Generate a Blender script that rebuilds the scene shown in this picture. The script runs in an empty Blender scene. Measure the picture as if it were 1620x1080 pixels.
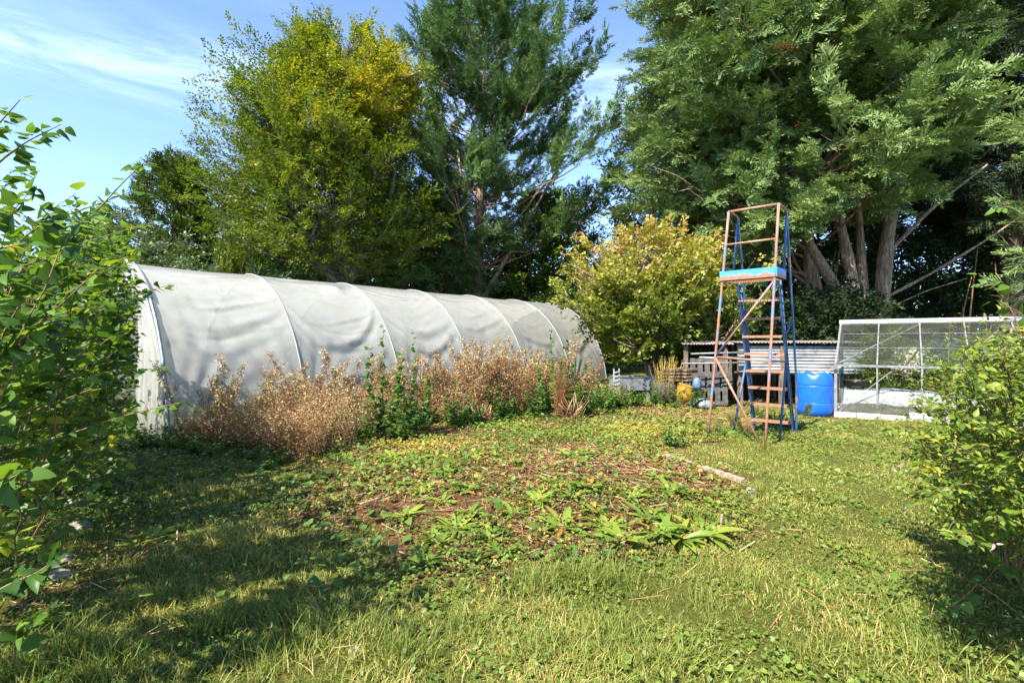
import bpy, math
import numpy as np
PI = math.pi
rng = np.random.default_rng(11)
scene = bpy.context.scene
COL = scene.collection
CAMZ, F = 1.6, 810.0

# ------------------------------------------------------------------ helpers
def U(a, b, n=None): return rng.uniform(a, b, n)
def nrm(v):
    v = np.asarray(v, float)
    return v / np.maximum(np.linalg.norm(v, axis=-1, keepdims=True), 1e-9)

def vnoise(x, y, s=1.0, seed=0):
    """smooth value noise, 0..1"""
    x = np.asarray(x, float) * s; y = np.asarray(y, float) * s
    xi = np.floor(x).astype(np.int64); yi = np.floor(y).astype(np.int64)
    fx = x - xi; fy = y - yi
    fx = fx * fx * (3 - 2 * fx); fy = fy * fy * (3 - 2 * fy)
    def h(a, b):
        n = (a * 374761393 + b * 668265263 + seed * 974711) & 0x7fffffff
        n = ((n ^ (n >> 13)) * 1274126177) & 0x7fffffff
        return ((n ^ (n >> 16)) & 0xffff) / 65535.0
    return (h(xi, yi) * (1 - fx) + h(xi + 1, yi) * fx) * (1 - fy) + (h(xi, yi + 1) * (1 - fx) + h(xi + 1, yi + 1) * fx) * fy

def inpoly(px, py, poly):
    inside = np.zeros(np.shape(px), bool)
    n = len(poly)
    for i in range(n):
        x1, y1 = poly[i]; x2, y2 = poly[(i + 1) % n]
        c = ((y1 > py) != (y2 > py))
        xx = (x2 - x1) * (py - y1) / ((y2 - y1) if y2 != y1 else 1e-9) + x1
        inside ^= c & (px < xx)
    return inside

def gp(px, py):
    """point on level ground seen at this place of the photograph"""
    Y = CAMZ * F / (py - 540.0)
    return (px - 810.0) / F * Y, Y

def gz(x, y):
    x = np.asarray(x, float); y = np.asarray(y, float)
    z = 0.10 * (vnoise(x, y, 0.45, 3) - .5) + 0.05 * (vnoise(x, y, 1.7, 5) - .5)
    bx, by = gp(880, 760)
    z = z + 0.20 * np.exp(-(((x - bx) / 2.2) ** 2 + ((y - by) / 1.7) ** 2)) + .10 * np.exp(-(((x + .3) / 2.5) ** 2 + ((y - 8.6) / 1.6) ** 2))
    wall = np.clip((np.hypot(x, y) - 16) / 10, 0, 1)
    return z * (1 - wall * .6)
def gzf(x, y): return float(gz(np.array([x]), np.array([y]))[0])

class MB:
    """collects vertices and faces for one mesh object"""
    def __init__(s): s.V = []; s.T = []; s.n = 0; s.F = {3: [], 4: []}; s.UV = []
    def add(s, V, faces, tint=0.5):
        V = np.asarray(V, float).reshape(-1, 3); k = len(V)
        s.V.append(V); s.T.append(np.broadcast_to(np.asarray(tint, float), (k,)).copy())
        for f in faces:
            f = np.asarray(f)
            if f.size: s.F[f.shape[1]].append(f + s.n)
        s.n += k
    def inst(s, tmpl, P, R, S, tint):
        TV, TF = tmpl; N = len(P); k = len(TV)
        if N == 0: return
        S = np.asarray(S, float)
        if S.ndim == 1: S = S[:, None]
        V = np.einsum('nij,nkj->nki', R, TV[None] * S[:, None, :] if S.shape[1] == 3 else TV[None] * S[:, :, None]) + P[:, None, :]
        fs = []
        for f in TF:
            f = np.asarray(f)
            fs.append((f[None] + (np.arange(N) * k)[:, None, None]).reshape(-1, f.shape[1]))
        s.add(V.reshape(-1, 3), fs, np.repeat(np.asarray(tint, float), k))
    def tube(s, pts, rad, sides=6, tint=0.5, cap=True):
        pts = np.asarray(pts, float); n = len(pts)
        rad = np.broadcast_to(np.asarray(rad, float), (n,))
        tan = np.gradient(pts, axis=0); tan = nrm(tan)
        ref = np.array([0.31, 0.2, 0.93]) if abs(tan[:, 2]).mean() < .8 else np.array([1., .13, .07])
        a = nrm(np.cross(tan, ref)); b = np.cross(tan, a)
        th = np.arange(sides) * 2 * PI / sides
        V = pts[:, None] + rad[:, None, None] * (np.cos(th)[None, :, None] * a[:, None] + np.sin(th)[None, :, None] * b[:, None])
        i = np.arange(n - 1)[:, None] * sides; j = np.arange(sides)[None]; j2 = (j + 1) % sides
        q = np.stack([i + j, i + j2, i + sides + j2, i + sides + j], -1).reshape(-1, 4)
        V = V.reshape(-1, 3); fs = [q]
        if cap:
            V = np.vstack([V, pts[:1], pts[-1:]]); c0 = n * sides; jj = np.arange(sides)
            fs.append(np.stack([np.full(sides, c0), (jj + 1) % sides, jj], -1))
            o = (n - 1) * sides
            fs.append(np.stack([np.full(sides, c0 + 1), o + jj, o + (jj + 1) % sides], -1))
        s.add(V, fs, tint)
    def box(s, c, h, R=None, tint=0.5):
        c = np.asarray(c, float); h = np.asarray(h, float)
        V = np.array([[x, y, z] for x in (-1, 1) for y in (-1, 1) for z in (-1, 1)], float) * h
        if R is not None: V = V @ np.asarray(R).T
        s.add(V + c, [np.array([[0, 1, 3, 2], [4, 6, 7, 5], [0, 4, 5, 1], [2, 3, 7, 6], [0, 2, 6, 4], [1, 5, 7, 3]])], tint)
    def bar(s, a, b, w, t, up=(0, 0, 1), tint=.5):
        a = np.asarray(a, float); b = np.asarray(b, float); d = b - a; L = np.linalg.norm(d); y = d / L
        x = np.cross(y, up); x = x / max(np.linalg.norm(x), 1e-6); z = np.cross(x, y)
        s.box((a + b) / 2, (w / 2, L / 2, t / 2), np.stack([x, y, z], 1), tint)
    def grid(s, P, tint=.5):
        n, m, _ = P.shape
        i = np.arange(n - 1)[:, None] * m; j = np.arange(m - 1)[None]
        q = np.stack([i + j, i + j + 1, i + m + j + 1, i + m + j], -1).reshape(-1, 4)
        s.add(P.reshape(-1, 3), [q], np.asarray(tint).reshape(-1) if np.ndim(tint) else tint)
    def build(s, name, mat, parent=None, smooth=False, loc=None, thick=0):
        V = np.concatenate(s.V); T = np.concatenate(s.T)
        off = np.array(loc if loc is not None else (0, 0, 0), float)
        me = bpy.data.meshes.new(name)
        t3 = np.concatenate(s.F[3]) if s.F[3] else np.zeros((0, 3), int)
        t4 = np.concatenate(s.F[4]) if s.F[4] else np.zeros((0, 4), int)
        me.vertices.add(len(V)); me.vertices.foreach_set('co', (V - off).astype(np.float32).ravel())
        loops = np.concatenate([t3.ravel(), t4.ravel()]).astype(np.int32)
        me.loops.add(len(loops)); me.loops.foreach_set('vertex_index', loops)
        npoly = len(t3) + len(t4); me.polygons.add(npoly)
        st = np.concatenate([np.arange(len(t3)) * 3, len(t3) * 3 + np.arange(len(t4)) * 4]).astype(np.int32)
        me.polygons.foreach_set('loop_start', st)
        me.update(calc_edges=True)
        soft = smooth or name in ('foliage', 'crown', 'dry_foliage', 'grass', 'ground_ivy', 'bindweed_leaves', 'flower', 'dock_plant', 'woodland')
        me.polygons.foreach_set('use_smooth', np.full(npoly, bool(soft)))
        at = me.attributes.new('tint', 'FLOAT', 'POINT'); at.data.foreach_set('value', T.astype(np.float32))
        me.materials.append(mat)
        o = bpy.data.objects.new(name, me); COL.objects.link(o)
        if parent is not None:
            o.parent = parent
            o.location = (0, 0, 0)      # loc is always the place of the whole thing
        else: o.location = off
        if thick:
            md = o.modifiers.new('thickness', 'SOLIDIFY'); md.thickness = thick
        return o

def tag(o, label=None, cat=None, group=None, kind=None):
    if label: o['label'] = label
    if cat: o['category'] = cat
    if group: o['group'] = group
    if kind: o['kind'] = kind
    return o
def thing(name, label, cat, loc=(0, 0, 0), group=None):
    o = bpy.data.objects.new(name, None); COL.objects.link(o); o.location = loc
    return tag(o, label, cat, group)
def dup(root, loc, rz, sc, label=None):
    """a copy of a thing and of its parts, sharing their meshes"""
    r = root.copy(); COL.objects.link(r); r.location = loc; r.rotation_euler = (0, 0, rz); r.scale = (sc[0], sc[0], sc[1])
    if label: r['label'] = label
    for ch in list(root.children):
        c = ch.copy(); COL.objects.link(c); c.parent = r
        for g in list(ch.children):
            d = g.copy(); COL.objects.link(d); d.parent = c
    return r

def frames(d, up):
    """rotation matrices with columns x,y,z: y along d, z near up"""
    y = nrm(d); x = nrm(np.cross(y, up)); z = np.cross(x, y)
    return np.stack([x, y, z], -1)
def jit(n, k): return rng.normal(size=(n, 3)) * k

# ------------------------------------------------------------------ materials
def newmat(name):
    m = bpy.data.materials.new(name); m.use_nodes = True
    nt = m.node_tree; nt.nodes.clear()
    out = nt.nodes.new('ShaderNodeOutputMaterial')
    return m, nt, out
def nd(nt, t, **kw):
    n = nt.nodes.new(t)
    for k, v in kw.items():
        if k in n.inputs: n.inputs[k].default_value = v
        else: setattr(n, k, v)
    return n
def ramp(nt, stops, fac):
    r = nt.nodes.new('ShaderNodeValToRGB'); cr = r.color_ramp
    while len(cr.elements) < len(stops): cr.elements.new(0.5)
    for e, (p, c) in zip(cr.elements, stops): e.position = p; e.color = (*c, 1)
    nt.links.new(fac, r.inputs[0]); return r.outputs[0]
def noise(nt, scale, detail=4, rough=.6, coord=None, dist=0):
    n = nd(nt, 'ShaderNodeTexNoise'); n.inputs['Scale'].default_value = scale; n.inputs['Detail'].default_value = detail
    n.inputs['Roughness'].default_value = rough; n.inputs['Distortion'].default_value = dist
    if coord is not None: nt.links.new(coord, n.inputs['Vector'])
    return n.outputs['Fac']
def objco(nt): return nd(nt, 'ShaderNodeTexCoord').outputs['Object']
def geopos(nt): return nd(nt, 'ShaderNodeNewGeometry').outputs['Position']
def attr(nt, n):
    a = nd(nt, 'ShaderNodeAttribute'); a.attribute_name = n; return a.outputs['Fac']

def leaf_mat(name, stops, trans=.35, rough=.45, spec=.35, tcol=(1.25, 1.15, .45)):
    m, nt, out = newmat(name)
    c = ramp(nt, stops, attr(nt, 'tint'))
    p = nd(nt, 'ShaderNodeBsdfPrincipled', Roughness=rough)
    p.inputs['Specular IOR Level'].default_value = spec
    nt.links.new(c, p.inputs['Base Color'])
    t = nd(nt, 'ShaderNodeBsdfTranslucent')
    mx = nd(nt, 'ShaderNodeMix', data_type='RGBA', blend_type='MULTIPLY')
    mx.inputs[0].default_value = 1; nt.links.new(c, mx.inputs[6]); mx.inputs[7].default_value = (*tcol, 1)
    nt.links.new(mx.outputs[2], t.inputs['Color'])
    s = nd(nt, 'ShaderNodeMixShader'); s.inputs[0].default_value = trans
    nt.links.new(p.outputs[0], s.inputs[1]); nt.links.new(t.outputs[0], s.inputs[2]); nt.links.new(s.outputs[0], out.inputs[0])
    return m
def solid_mat(name, stops, scale=8, rough=.6, metal=0, spec=.4, bump=0, stretch=None, detail=5, lo=.35, hi=.65, bscale=None):
    """colours mixed by noise in object space"""
    m, nt, out = newmat(name)
    co = objco(nt)
    if stretch:
        mp = nd(nt, 'ShaderNodeMapping'); mp.inputs['Scale'].default_value = stretch; nt.links.new(co, mp.inputs[0]); co = mp.outputs[0]
    f = noise(nt, scale, detail, .65, co)
    mr = nd(nt, 'ShaderNodeMapRange'); mr.inputs[1].default_value = lo; mr.inputs[2].default_value = hi; nt.links.new(f, mr.inputs[0])
    c = ramp(nt, stops, mr.outputs[0])
    p = nd(nt, 'ShaderNodeBsdfPrincipled', Roughness=rough, Metallic=metal)
    p.inputs['Specular IOR Level'].default_value = spec
    nt.links.new(c, p.inputs['Base Color'])
    if bump:
        b = nd(nt, 'ShaderNodeBump'); b.inputs['Strength'].default_value = bump; b.inputs['Distance'].default_value = .02
        nt.links.new(noise(nt, bscale or scale * 3, 4, .6, co), b.inputs['Height']); nt.links.new(b.outputs[0], p.inputs['Normal'])
    nt.links.new(p.outputs[0], out.inputs[0])
    return m

M = {}
# foliage albedos
M['beech'] = leaf_mat('beech_leaf', [(0, (.050, .098, .014)), (.35, (.11, .17, .018)), (.65, (.20, .24, .022)), (.85, (.38, .35, .025)), (1, (.52, .41, .03))], .4)
M['cypress'] = leaf_mat('cypress_spray', [(0, (.070, .115, .042)), (.5, (.155, .238, .080)), (.9, (.28, .36, .125)), (.97, (.17, .19, .07)), (1, (.24, .12, .04))], .25, .6, .25, (1.1, 1.1, .6))
M['bluecypress'] = leaf_mat('dark_cypress_spray', [(0, (.042, .090, .032)), (.5, (.105, .190, .062)), (1, (.20, .30, .095))], .25, .6, .25, (1.1, 1.1, .6))
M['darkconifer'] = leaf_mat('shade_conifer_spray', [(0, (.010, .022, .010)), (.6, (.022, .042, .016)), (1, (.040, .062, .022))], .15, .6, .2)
M['pine'] = leaf_mat('pine_spray', [(0, (.020, .050, .012)), (.5, (.065, .11, .018)), (1, (.14, .18, .03))], .2, .6, .2)
M['gold'] = leaf_mat('golden_conifer_spray', [(0, (.06, .10, .01)), (1, (.16, .20, .02))], .3, .6, .2)
M['maple'] = leaf_mat('maple_leaf', [(0, (.05, .09, .014)), (.3, (.13, .18, .022)), (.55, (.30, .31, .05)), (.85, (.46, .39, .10)), (1, (.46, .28, .10))], .4)
M['broad'] = leaf_mat('broad_leaf', [(0, (.035, .075, .012)), (.5, (.085, .15, .018)), (1, (.17, .23, .025))], .4)
M['pale'] = leaf_mat('pale_leaf', [(0, (.06, .10, .02)), (1, (.15, .19, .04))], .4)
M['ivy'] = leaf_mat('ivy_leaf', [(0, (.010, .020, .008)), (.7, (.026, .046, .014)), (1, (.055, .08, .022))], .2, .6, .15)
M['hazel'] = leaf_mat('hazel_leaf', [(0, (.032, .080, .018)), (.5, (.078, .165, .026)), (.88, (.17, .27, .034)), (1, (.42, .38, .025))], .45, .42, .28)
M['greyshrub'] = leaf_mat('grey_leaf', [(0, (.05, .08, .04)), (1, (.12, .16, .08))], .3)
M['fuchsia'] = leaf_mat('shrub_leaf', [(0, (.045, .090, .014)), (.45, (.12, .18, .02)), (.9, (.24, .29, .03)), (1, (.48, .36, .02))], .4, .42, .3)
M['flower'] = leaf_mat('faded_flower', [(0, (.45, .22, .22)), (1, (.62, .45, .38))], .3)
M['pink'] = leaf_mat('mallow_flower', [(0, (.50, .14, .30)), (1, (.65, .30, .42))], .3)
M['bramble'] = leaf_mat('bramble_leaf', [(0, (.05, .11, .018)), (1, (.12, .21, .03))], .4, .4, .3)
M['mallow'] = leaf_mat('mallow_leaf', [(0, (.035, .10, .02)), (1, (.12, .24, .035))], .4)
M['dock'] = leaf_mat('dock_leaf', [(0, (.10, .17, .025)), (.6, (.20, .29, .038)), (.9, (.26, .28, .04)), (1, (.33, .17, .04))], .35)
M['deadweed'] = leaf_mat('dead_weed', [(0, (.16, .09, .035)), (.3, (.38, .23, .095)), (.6, (.54, .38, .18)), (.85, (.64, .52, .31)), (1, (.44, .42, .19))], .3, .8, .1, (1.1, .95, .7))
M['orangeweed'] = leaf_mat('orange_weed', [(0, (.25, .08, .02)), (1, (.45, .18, .04))], .3, .8, .1, (1.1, .95, .7))
M['grass'] = leaf_mat('grass_blade', [(0, (.085, .135, .020)), (.4, (.19, .235, .045)), (.75, (.34, .335, .078)), (.9, (.46, .38, .13)), (1, (.58, .45, .21))], .35, .5, .3)
M['cover'] = leaf_mat('ground_leaf', [(0, (.035, .080, .014)), (.3, (.085, .155, .026)), (.6, (.18, .24, .040)), (.82, (.34, .31, .055)), (.92, (.48, .30, .06)), (1, (.30, .13, .045))], .35)
M['straw'] = leaf_mat('dry_straw', [(0, (.17, .075, .032)), (.5, (.36, .20, .10)), (1, (.58, .44, .28))], .1, .85, .1, (1, .9, .7))
M['twig'] = solid_mat('twig_bark', [(0, (.10, .055, .025)), (1, (.24, .15, .07))], 20, .8)
M['bark'] = solid_mat('conifer_bark', [(0, (.09, .05, .032)), (.5, (.22, .145, .10)), (1, (.38, .29, .22))], 5, .9, bump=1.0, stretch=(5, 5, .45), bscale=9)
M['beechbark'] = solid_mat('beech_bark', [(0, (.07, .065, .05)), (1, (.26, .24, .19))], 4, .85, bump=.5)
M['darkbark'] = solid_mat('dark_bark', [(0, (.025, .02, .016)), (1, (.08, .06, .045))], 4, .9, bump=.6)

# ------------------------------------------------------------------ leaf templates (along +Y, face up +Z)
def T_rhomb(l=1., w=.55, fold=.12):
    V = np.array([[0, 0, 0], [w / 2, .45 * l, fold * l], [0, l, -.04 * l], [-w / 2, .45 * l, fold * l]]); return V, [np.array([[0, 1, 2], [0, 2, 3]])]
def T_leaf(l=1., w=.75, n=5, fold=.12, droop=.25, kind='ovate', wave=0.0):
    t = np.linspace(0, 1, n + 2)
    if kind == 'ovate': pr = np.sin(PI * t ** .62) ** .85
    elif kind == 'heart': pr = np.sin(PI * np.clip(t * .93 + .07, 0, 1) ** .5) ** .7
    elif kind == 'round': pr = np.sqrt(np.maximum(0, 1 - (2 * t - 1) ** 2))
    else: pr = np.sin(PI * t ** .9) ** .8
    pr = pr * w / 2
    mid = np.stack([t * 0, t * l, -droop * l * t ** 2], 1)
    V = [mid[0]]; F3 = []; F4 = []
    for k in range(1, n + 1):
        z = mid[k, 2] + fold * pr[k] * 2 + wave * (-1) ** k * w
        V += [mid[k] + [pr[k], 0, 0], mid[k], mid[k] + [-pr[k], 0, 0]]
        V[-3][2] = z; V[-1][2] = z
    V.append(mid[-1]); V = np.array(V)
    i = lambda k, s: 1 + 3 * (k - 1) + s
    F3 += [[0, i(1, 0), i(1, 1)], [0, i(1, 1), i(1, 2)]]
    for k in range(1, n): F4 += [[i(k, 0), i(k + 1, 0), i(k + 1, 1), i(k, 1)], [i(k, 1), i(k + 1, 1), i(k + 1, 2), i(k, 2)]]
    e = len(V) - 1
    F3 += [[i(n, 0), e, i(n, 1)], [i(n, 1), e, i(n, 2)]]
    return V, [np.array(F3), np.array(F4)]
def combine(parts):
    mb = MB()
    for p in parts: mb.inst(*p)
    V = np.concatenate(mb.V); fs = []
    for k in (3, 4):
        if mb.F[k]: fs.append(np.concatenate(mb.F[k]))
    return V, fs
def T_spray(n=14, L=.55, ll=.085, lw=.055, seed=0, plane=.35, leaf=None):
    """leafy twig: alternate leaves in a loose plane"""
    r = np.random.default_rng(seed)
    t = np.linspace(.12, 1, n); P = np.stack([r.normal(0, .02, n), t * L, r.normal(0, .03, n) - .12 * t ** 2 * L], 1)
    side = np.where(np.arange(n) % 2, 1, -1)
    d = np.stack([side * r.uniform(.5, 1.1, n), r.uniform(.35, .9, n), r.normal(-.1, plane, n)], 1)
    up = np.stack([r.normal(0, plane, n), r.normal(0, plane, n), np.ones(n)], 1)
    P = P + nrm(d) * (r.uniform(.0, .10, n) * (1.1 - t))[:, None]
    return combine([(leaf or T_rhomb(1, lw / ll), P, frames(d, up), r.uniform(.75, 1.25, n) * ll, np.zeros(n))])
def T_plume(n=11, L=.6, seed=0, w=.035, flat=.35, droop=.15):
    """feathery conifer spray: axis, side branchlets and their tips"""
    r = np.random.default_rng(seed); P = []; D = []; S = []
    for k in range(n):
        t = .08 + .9 * k / (n - 1)
        base = np.array([0, t * L, -droop * L * t * t])
        for sgn in (-1, 1):
            l = L * (.46 * (1 - t) + .10) * r.uniform(.75, 1.25)
            d = nrm(np.array([sgn * r.uniform(.55, .95), r.uniform(.6, .95), r.normal(0, flat)]))
            P.append(base); D.append(d); S.append((w, l))
            if l > .12:
                for q in (.4, .7):
                    s2 = r.choice([-1, 1]); dd = nrm(d + np.array([0, .45, 0]) + r.normal(0, .35, 3))
                    P.append(base + d * l * q); D.append(dd); S.append((w * .9, l * .5))
    P.append(np.array([0, 0, 0])); D.append(np.array([0, 1, -droop])); S.append((w * 1.2, L * 1.12))
    P = np.array(P); D = np.array(D); S = np.array(S)
    n = len(P); up = np.stack([r.normal(0, .5, n), r.normal(0, .5, n), np.ones(n)], 1)
    return combine([(T_rhomb(1, 1, .0), P, frames(D, up), np.stack([S[:, 0], S[:, 1], S[:, 1]], 1), np.zeros(n))])

# ------------------------------------------------------------------ trees
def bez(a, m, b, n):
    t = np.linspace(0, 1, n)[:, None]
    return (1 - t) ** 2 * a + 2 * t * (1 - t) * m + t * t * b

def crown(wood, trunkfn, env, n, zlo, zhi, rise=.5, hmin=1.5, bow=.15, ds=.35, sec=.3, secup=.1, fr=(.7, 1.08), r0=.011, azr=None, nsec=7, low=1.0, secmin=.35, keep=None):
    """limbs from the trunk to points of the crown's outline, side shoots along them; returns the points and directions where sprays sit"""
    AP = []; AD = []; ga = 2.39996
    for i in range(n):
        u = ((i + .5) / n) ** low
        zt = zlo + (zhi - zlo) * u
        az = (i * ga + U(-.5, .5)) if azr is None else U(*azr)
        R = env(zt, az) * U(*fr)
        c = trunkfn(zt)
        tgt = np.array([c[0] + R * math.cos(az), c[1] + R * math.sin(az), zt])
        if keep is not None and not keep(tgt[None])[0]: continue
        h0 = max(hmin, zt - rise * R - U(0, .5))
        a = trunkfn(h0); mid = (a + tgt) / 2; mid[2] += -bow * R; mid += rng.normal(size=3) * .06 * R
        L = np.linalg.norm(tgt - a); path = bez(a, mid, tgt, 9)
        path[1:-1] += rng.normal(size=(7, 3)) * .02 * L
        rr = r0 * L + .012
        wood.tube(path, np.linspace(rr, .008, 9), 5, U(.2, .8), cap=False)
        tg = nrm(np.gradient(path, axis=0))
        for k in range(nsec):
            t = U(.3, 1.0) if k < nsec - 1 else 1.0
            f = t * 8; i0 = min(int(f), 7); p = path[i0] + (path[i0 + 1] - path[i0]) * (f - i0); d0 = tg[i0]
            sd = nrm(np.cross(d0, [0, 0, 1])) * rng.choice([-1, 1]); 
            d = nrm(d0 * U(.5, .9) + sd * U(.2, .9) + np.array([0, 0, secup + U(-.25, .35)]))
            if t == 1.0: d = nrm(d0 + np.array([0, 0, secup]))
            l2 = (sec * L * (1.15 - t) + secmin) * U(.7, 1.2)
            m = max(2, int(l2 / ds) + 1)
            tt = np.linspace(.15, 1, m)[:, None]
            q = p + d * l2 * tt + np.array([0, 0, secup * .5]) * l2 * tt ** 2
            if l2 > .5: wood.tube(np.vstack([p, q[-1]]), [.012, .005], 3, .5, cap=False)
            AP.append(q); AD.append(np.tile(d, (m, 1)))
    return np.concatenate(AP), np.concatenate(AD)

def put_sprays(mb, tmpls, P, D, size, tintfn, djit=.35, upv=(0, 0, 1), upj=.35, addup=0.):
    n = len(P); idx = rng.integers(0, len(tmpls), n)
    d = D + jit(n, djit) + np.array([0, 0, addup]); up = np.array(upv, float) + jit(n, upj)
    R = frames(d, up); t = tintfn(P); s = U(size[0], size[1], n)
    for k, T in enumerate(tmpls):
        q = idx == k
        mb.inst(T, P[q], R[q], s[q], t[q])
def line_trunk(pts):
    pts = np.array(pts, float)
    def f(z):
        return np.array([np.interp(z, pts[:, 2], pts[:, 0]), np.interp(z, pts[:, 2], pts[:, 1]), z])
    return f
def smooth_path(pts, n=14):
    pts = np.array(pts, float); t = np.linspace(0, 1, len(pts)); tt = np.linspace(0, 1, n)
    out = np.stack([np.interp(tt, t, pts[:, k]) for k in range(3)], 1)
    for _ in range(2): out[1:-1] = (out[:-2] + out[1:-1] * 2 + out[2:]) / 4
    return out

def T_bough(L=1.1, seed=0, n=6, pl=.42, w=.042, flat=.3, lift=.15):
    """a bough end: small feathery plumes set along both sides of a shoot"""
    r = np.random.default_rng(seed + 900); pts = [T_plume(6, 1., seed * 7 + q, w / pl, .4, .12) for q in range(3)]; parts = []
    for k in range(n):
        t = .12 + .85 * k / (n - 1); base = np.array([r.normal(0, .02), t * L, lift * L * t * t + r.normal(0, .02)])
        for sg in (-1, 1) if k < n - 1 else (-.25, .25):
            d = np.array([sg * r.uniform(.5, .95), r.uniform(.55, 1.), r.normal(.1, flat)]); s = pl * (1.15 - .45 * t) * r.uniform(.75, 1.25)
            parts.append((pts[r.integers(3)], base[None], frames(d[None], np.array([[r.normal(0, .5), r.normal(0, .3), 1.]])), np.array([s]), np.zeros(1)))
    return combine(parts)
BOUGH = [T_bough(1.15, s, lift=-.12) for s in range(5)]
BOUGHS = [T_bough(.9, s + 10, 6, .34, .036, .35, .25) for s in range(5)]
BEECH = [T_spray(15, .6, .105, .062, s) for s in range(5)]
PLUME = [T_plume(9, .75, s) for s in range(5)]
PINEP = [T_plume(7, .5, s + 40, .045, .6, .05) for s in range(4)]
BROAD = [T_spray(12, .5, .13, .085, s + 20, .5) for s in range(4)]
MAPLE = [T_spray(12, .42, .12, .095, s + 60, .5) for s in range(4)]

def tint_rand(lo, hi, sc=.6, seed=0, k=.5):
    def f(P):
        base = vnoise(P[:, 0] + P[:, 2] * .7, P[:, 1] + P[:, 2], sc, seed)
        return np.clip(lo + (hi - lo) * (k * base + (1 - k) * rng.random(len(P))), 0, 1)
    return f

def make_tree(name, label, cat, base, tpts, trad, envf, n, zlo, zhi, tm, mat, barkm, size, tint, group=None, extra=None, cr=None, sp=None, keep=None, limb=None):
    bx, by = base; loc = (bx, by, gzf(bx, by) if by < 30 else 0)
    root = thing(name, label, cat, loc, group)
    wood = MB(); p = smooth_path(tpts, 16); wood.tube(p, np.interp(np.linspace(0, 1, 16), np.linspace(0, 1, len(trad)), trad), 10, .5)
    if extra: extra(wood)
    mb = MB(); fn = line_trunk(tpts)
    P, D = crown(wood, fn, envf, n, zlo, zhi, keep=limb, **(cr or {}))
    if keep is not None:
        q = keep(P); P = P[q]; D = D[q]
    put_sprays(mb, tm, P, D, size, tint, **(sp or {}))
    wood.build('trunk', barkm, root, True, loc); mb.build('crown', mat, root, False, loc)
    print(name, len(P), sum(len(v) for v in mb.V))
    return root

def interp_env(zs, rs, lob=.12, seed=0):
    ph = np.random.default_rng(seed).uniform(0, 6.28, 4)
    def e(z, az):
        return float(np.interp(z, zs, rs)) * (1 + lob * math.sin(3 * az + ph[0] + z) + lob * .7 * math.sin(5 * az + ph[1] - 1.7 * z))
    return e
def dir_env(zs, left, right, front, lob=.1, seed=0):
    ph = np.random.default_rng(seed).uniform(0, 6.28, 4)
    def e(z, az):
        c, s = math.cos(az), math.sin(az)
        rx = float(np.interp(z, zs, right if c > 0 else left)); ry = float(np.interp(z, zs, front))
        r = 1 / math.sqrt((c / rx) ** 2 + (s / ry) ** 2)
        return r * (1 + lob * math.sin(3 * az + ph[0] + z) + lob * .7 * math.sin(5 * az + ph[1] - 1.7 * z))
    return e

def clumped(th, sc=.55, seed=1):
    return lambda P: (.6 * vnoise(P[:, 0] + .6 * P[:, 2], P[:, 1] * .8 + P[:, 2], sc, seed) + .4 * vnoise(P[:, 0] - .8 * P[:, 2], P[:, 1] + .5 * P[:, 0], sc * 1.9, seed + 1)) > th
# beech, yellowing at the top right
def beech_tint(P):
    t = .12 + .42 * rng.random(len(P)) + .25 * (vnoise(P[:, 0] + P[:, 2], P[:, 1] - P[:, 2], .5, 9) - .4)
    y = np.exp(-(((P[:, 0] + 5.2) / 2.0) ** 2 + ((P[:, 2] - 10.6) / 2.6) ** 2))
    return np.clip(t + y * U(.10, .58, len(P)) + .12 * np.clip((P[:, 2] - 8) / 5, 0, 1), 0, 1)
def beech_extra(w):
    w.tube(smooth_path([(-6.5, 20, 3.4), (-6.9, 19.7, 4.1), (-7.6, 19.4, 4.9)], 8), np.linspace(.26, .22, 8), 9, .6)
    w.tube(smooth_path([(-6.45, 20, 4.3), (-6.9, 19.8, 6), (-8.2, 19.6, 8), (-9, 19.6, 10)], 10), np.linspace(.2, .06, 10), 8, .6)
    w.tube(smooth_path([(-6.4, 20, 3.9), (-5.6, 19.8, 5.2), (-4.6, 19.7, 7), (-4.4, 19.6, 9)], 10), np.linspace(.18, .05, 10), 8, .6)
make_tree('beech_tree', 'yellowing broadleaf tree with a domed crown behind the polytunnel', 'tree', (-6.5, 20),
          [(-6.5, 20, 0), (-6.4, 20, 3), (-6.6, 20, 5.5), (-7.0, 20, 8.5), (-6.6, 20, 13)], [.32, .27, .2, .14, .04],
          dir_env([3.6, 5, 7, 9, 10.6, 11.8, 12.8, 13.2], [3.6, 4.2, 4.3, 4.3, 3.9, 3.1, 2.0, .4], [2.2, 2.9, 3.3, 3.4, 3.2, 2.7, 2.0, 1.1], [3.2, 3.8, 4.2, 4.2, 3.6, 2.8, 1.8, .7], .09, 1),
          400, 4.6, 13.1, BEECH, M['beech'], M['beechbark'], (.7, 1.15), beech_tint, extra=beech_extra,
          cr=dict(rise=.4, hmin=4.0, r0=.005, bow=.02, ds=.21, sec=.34, secup=.06, nsec=10, fr=(.45, 1.08), low=.85), sp=dict(djit=.35, upj=.42), keep=clumped(.28, .8, 25))

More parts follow.
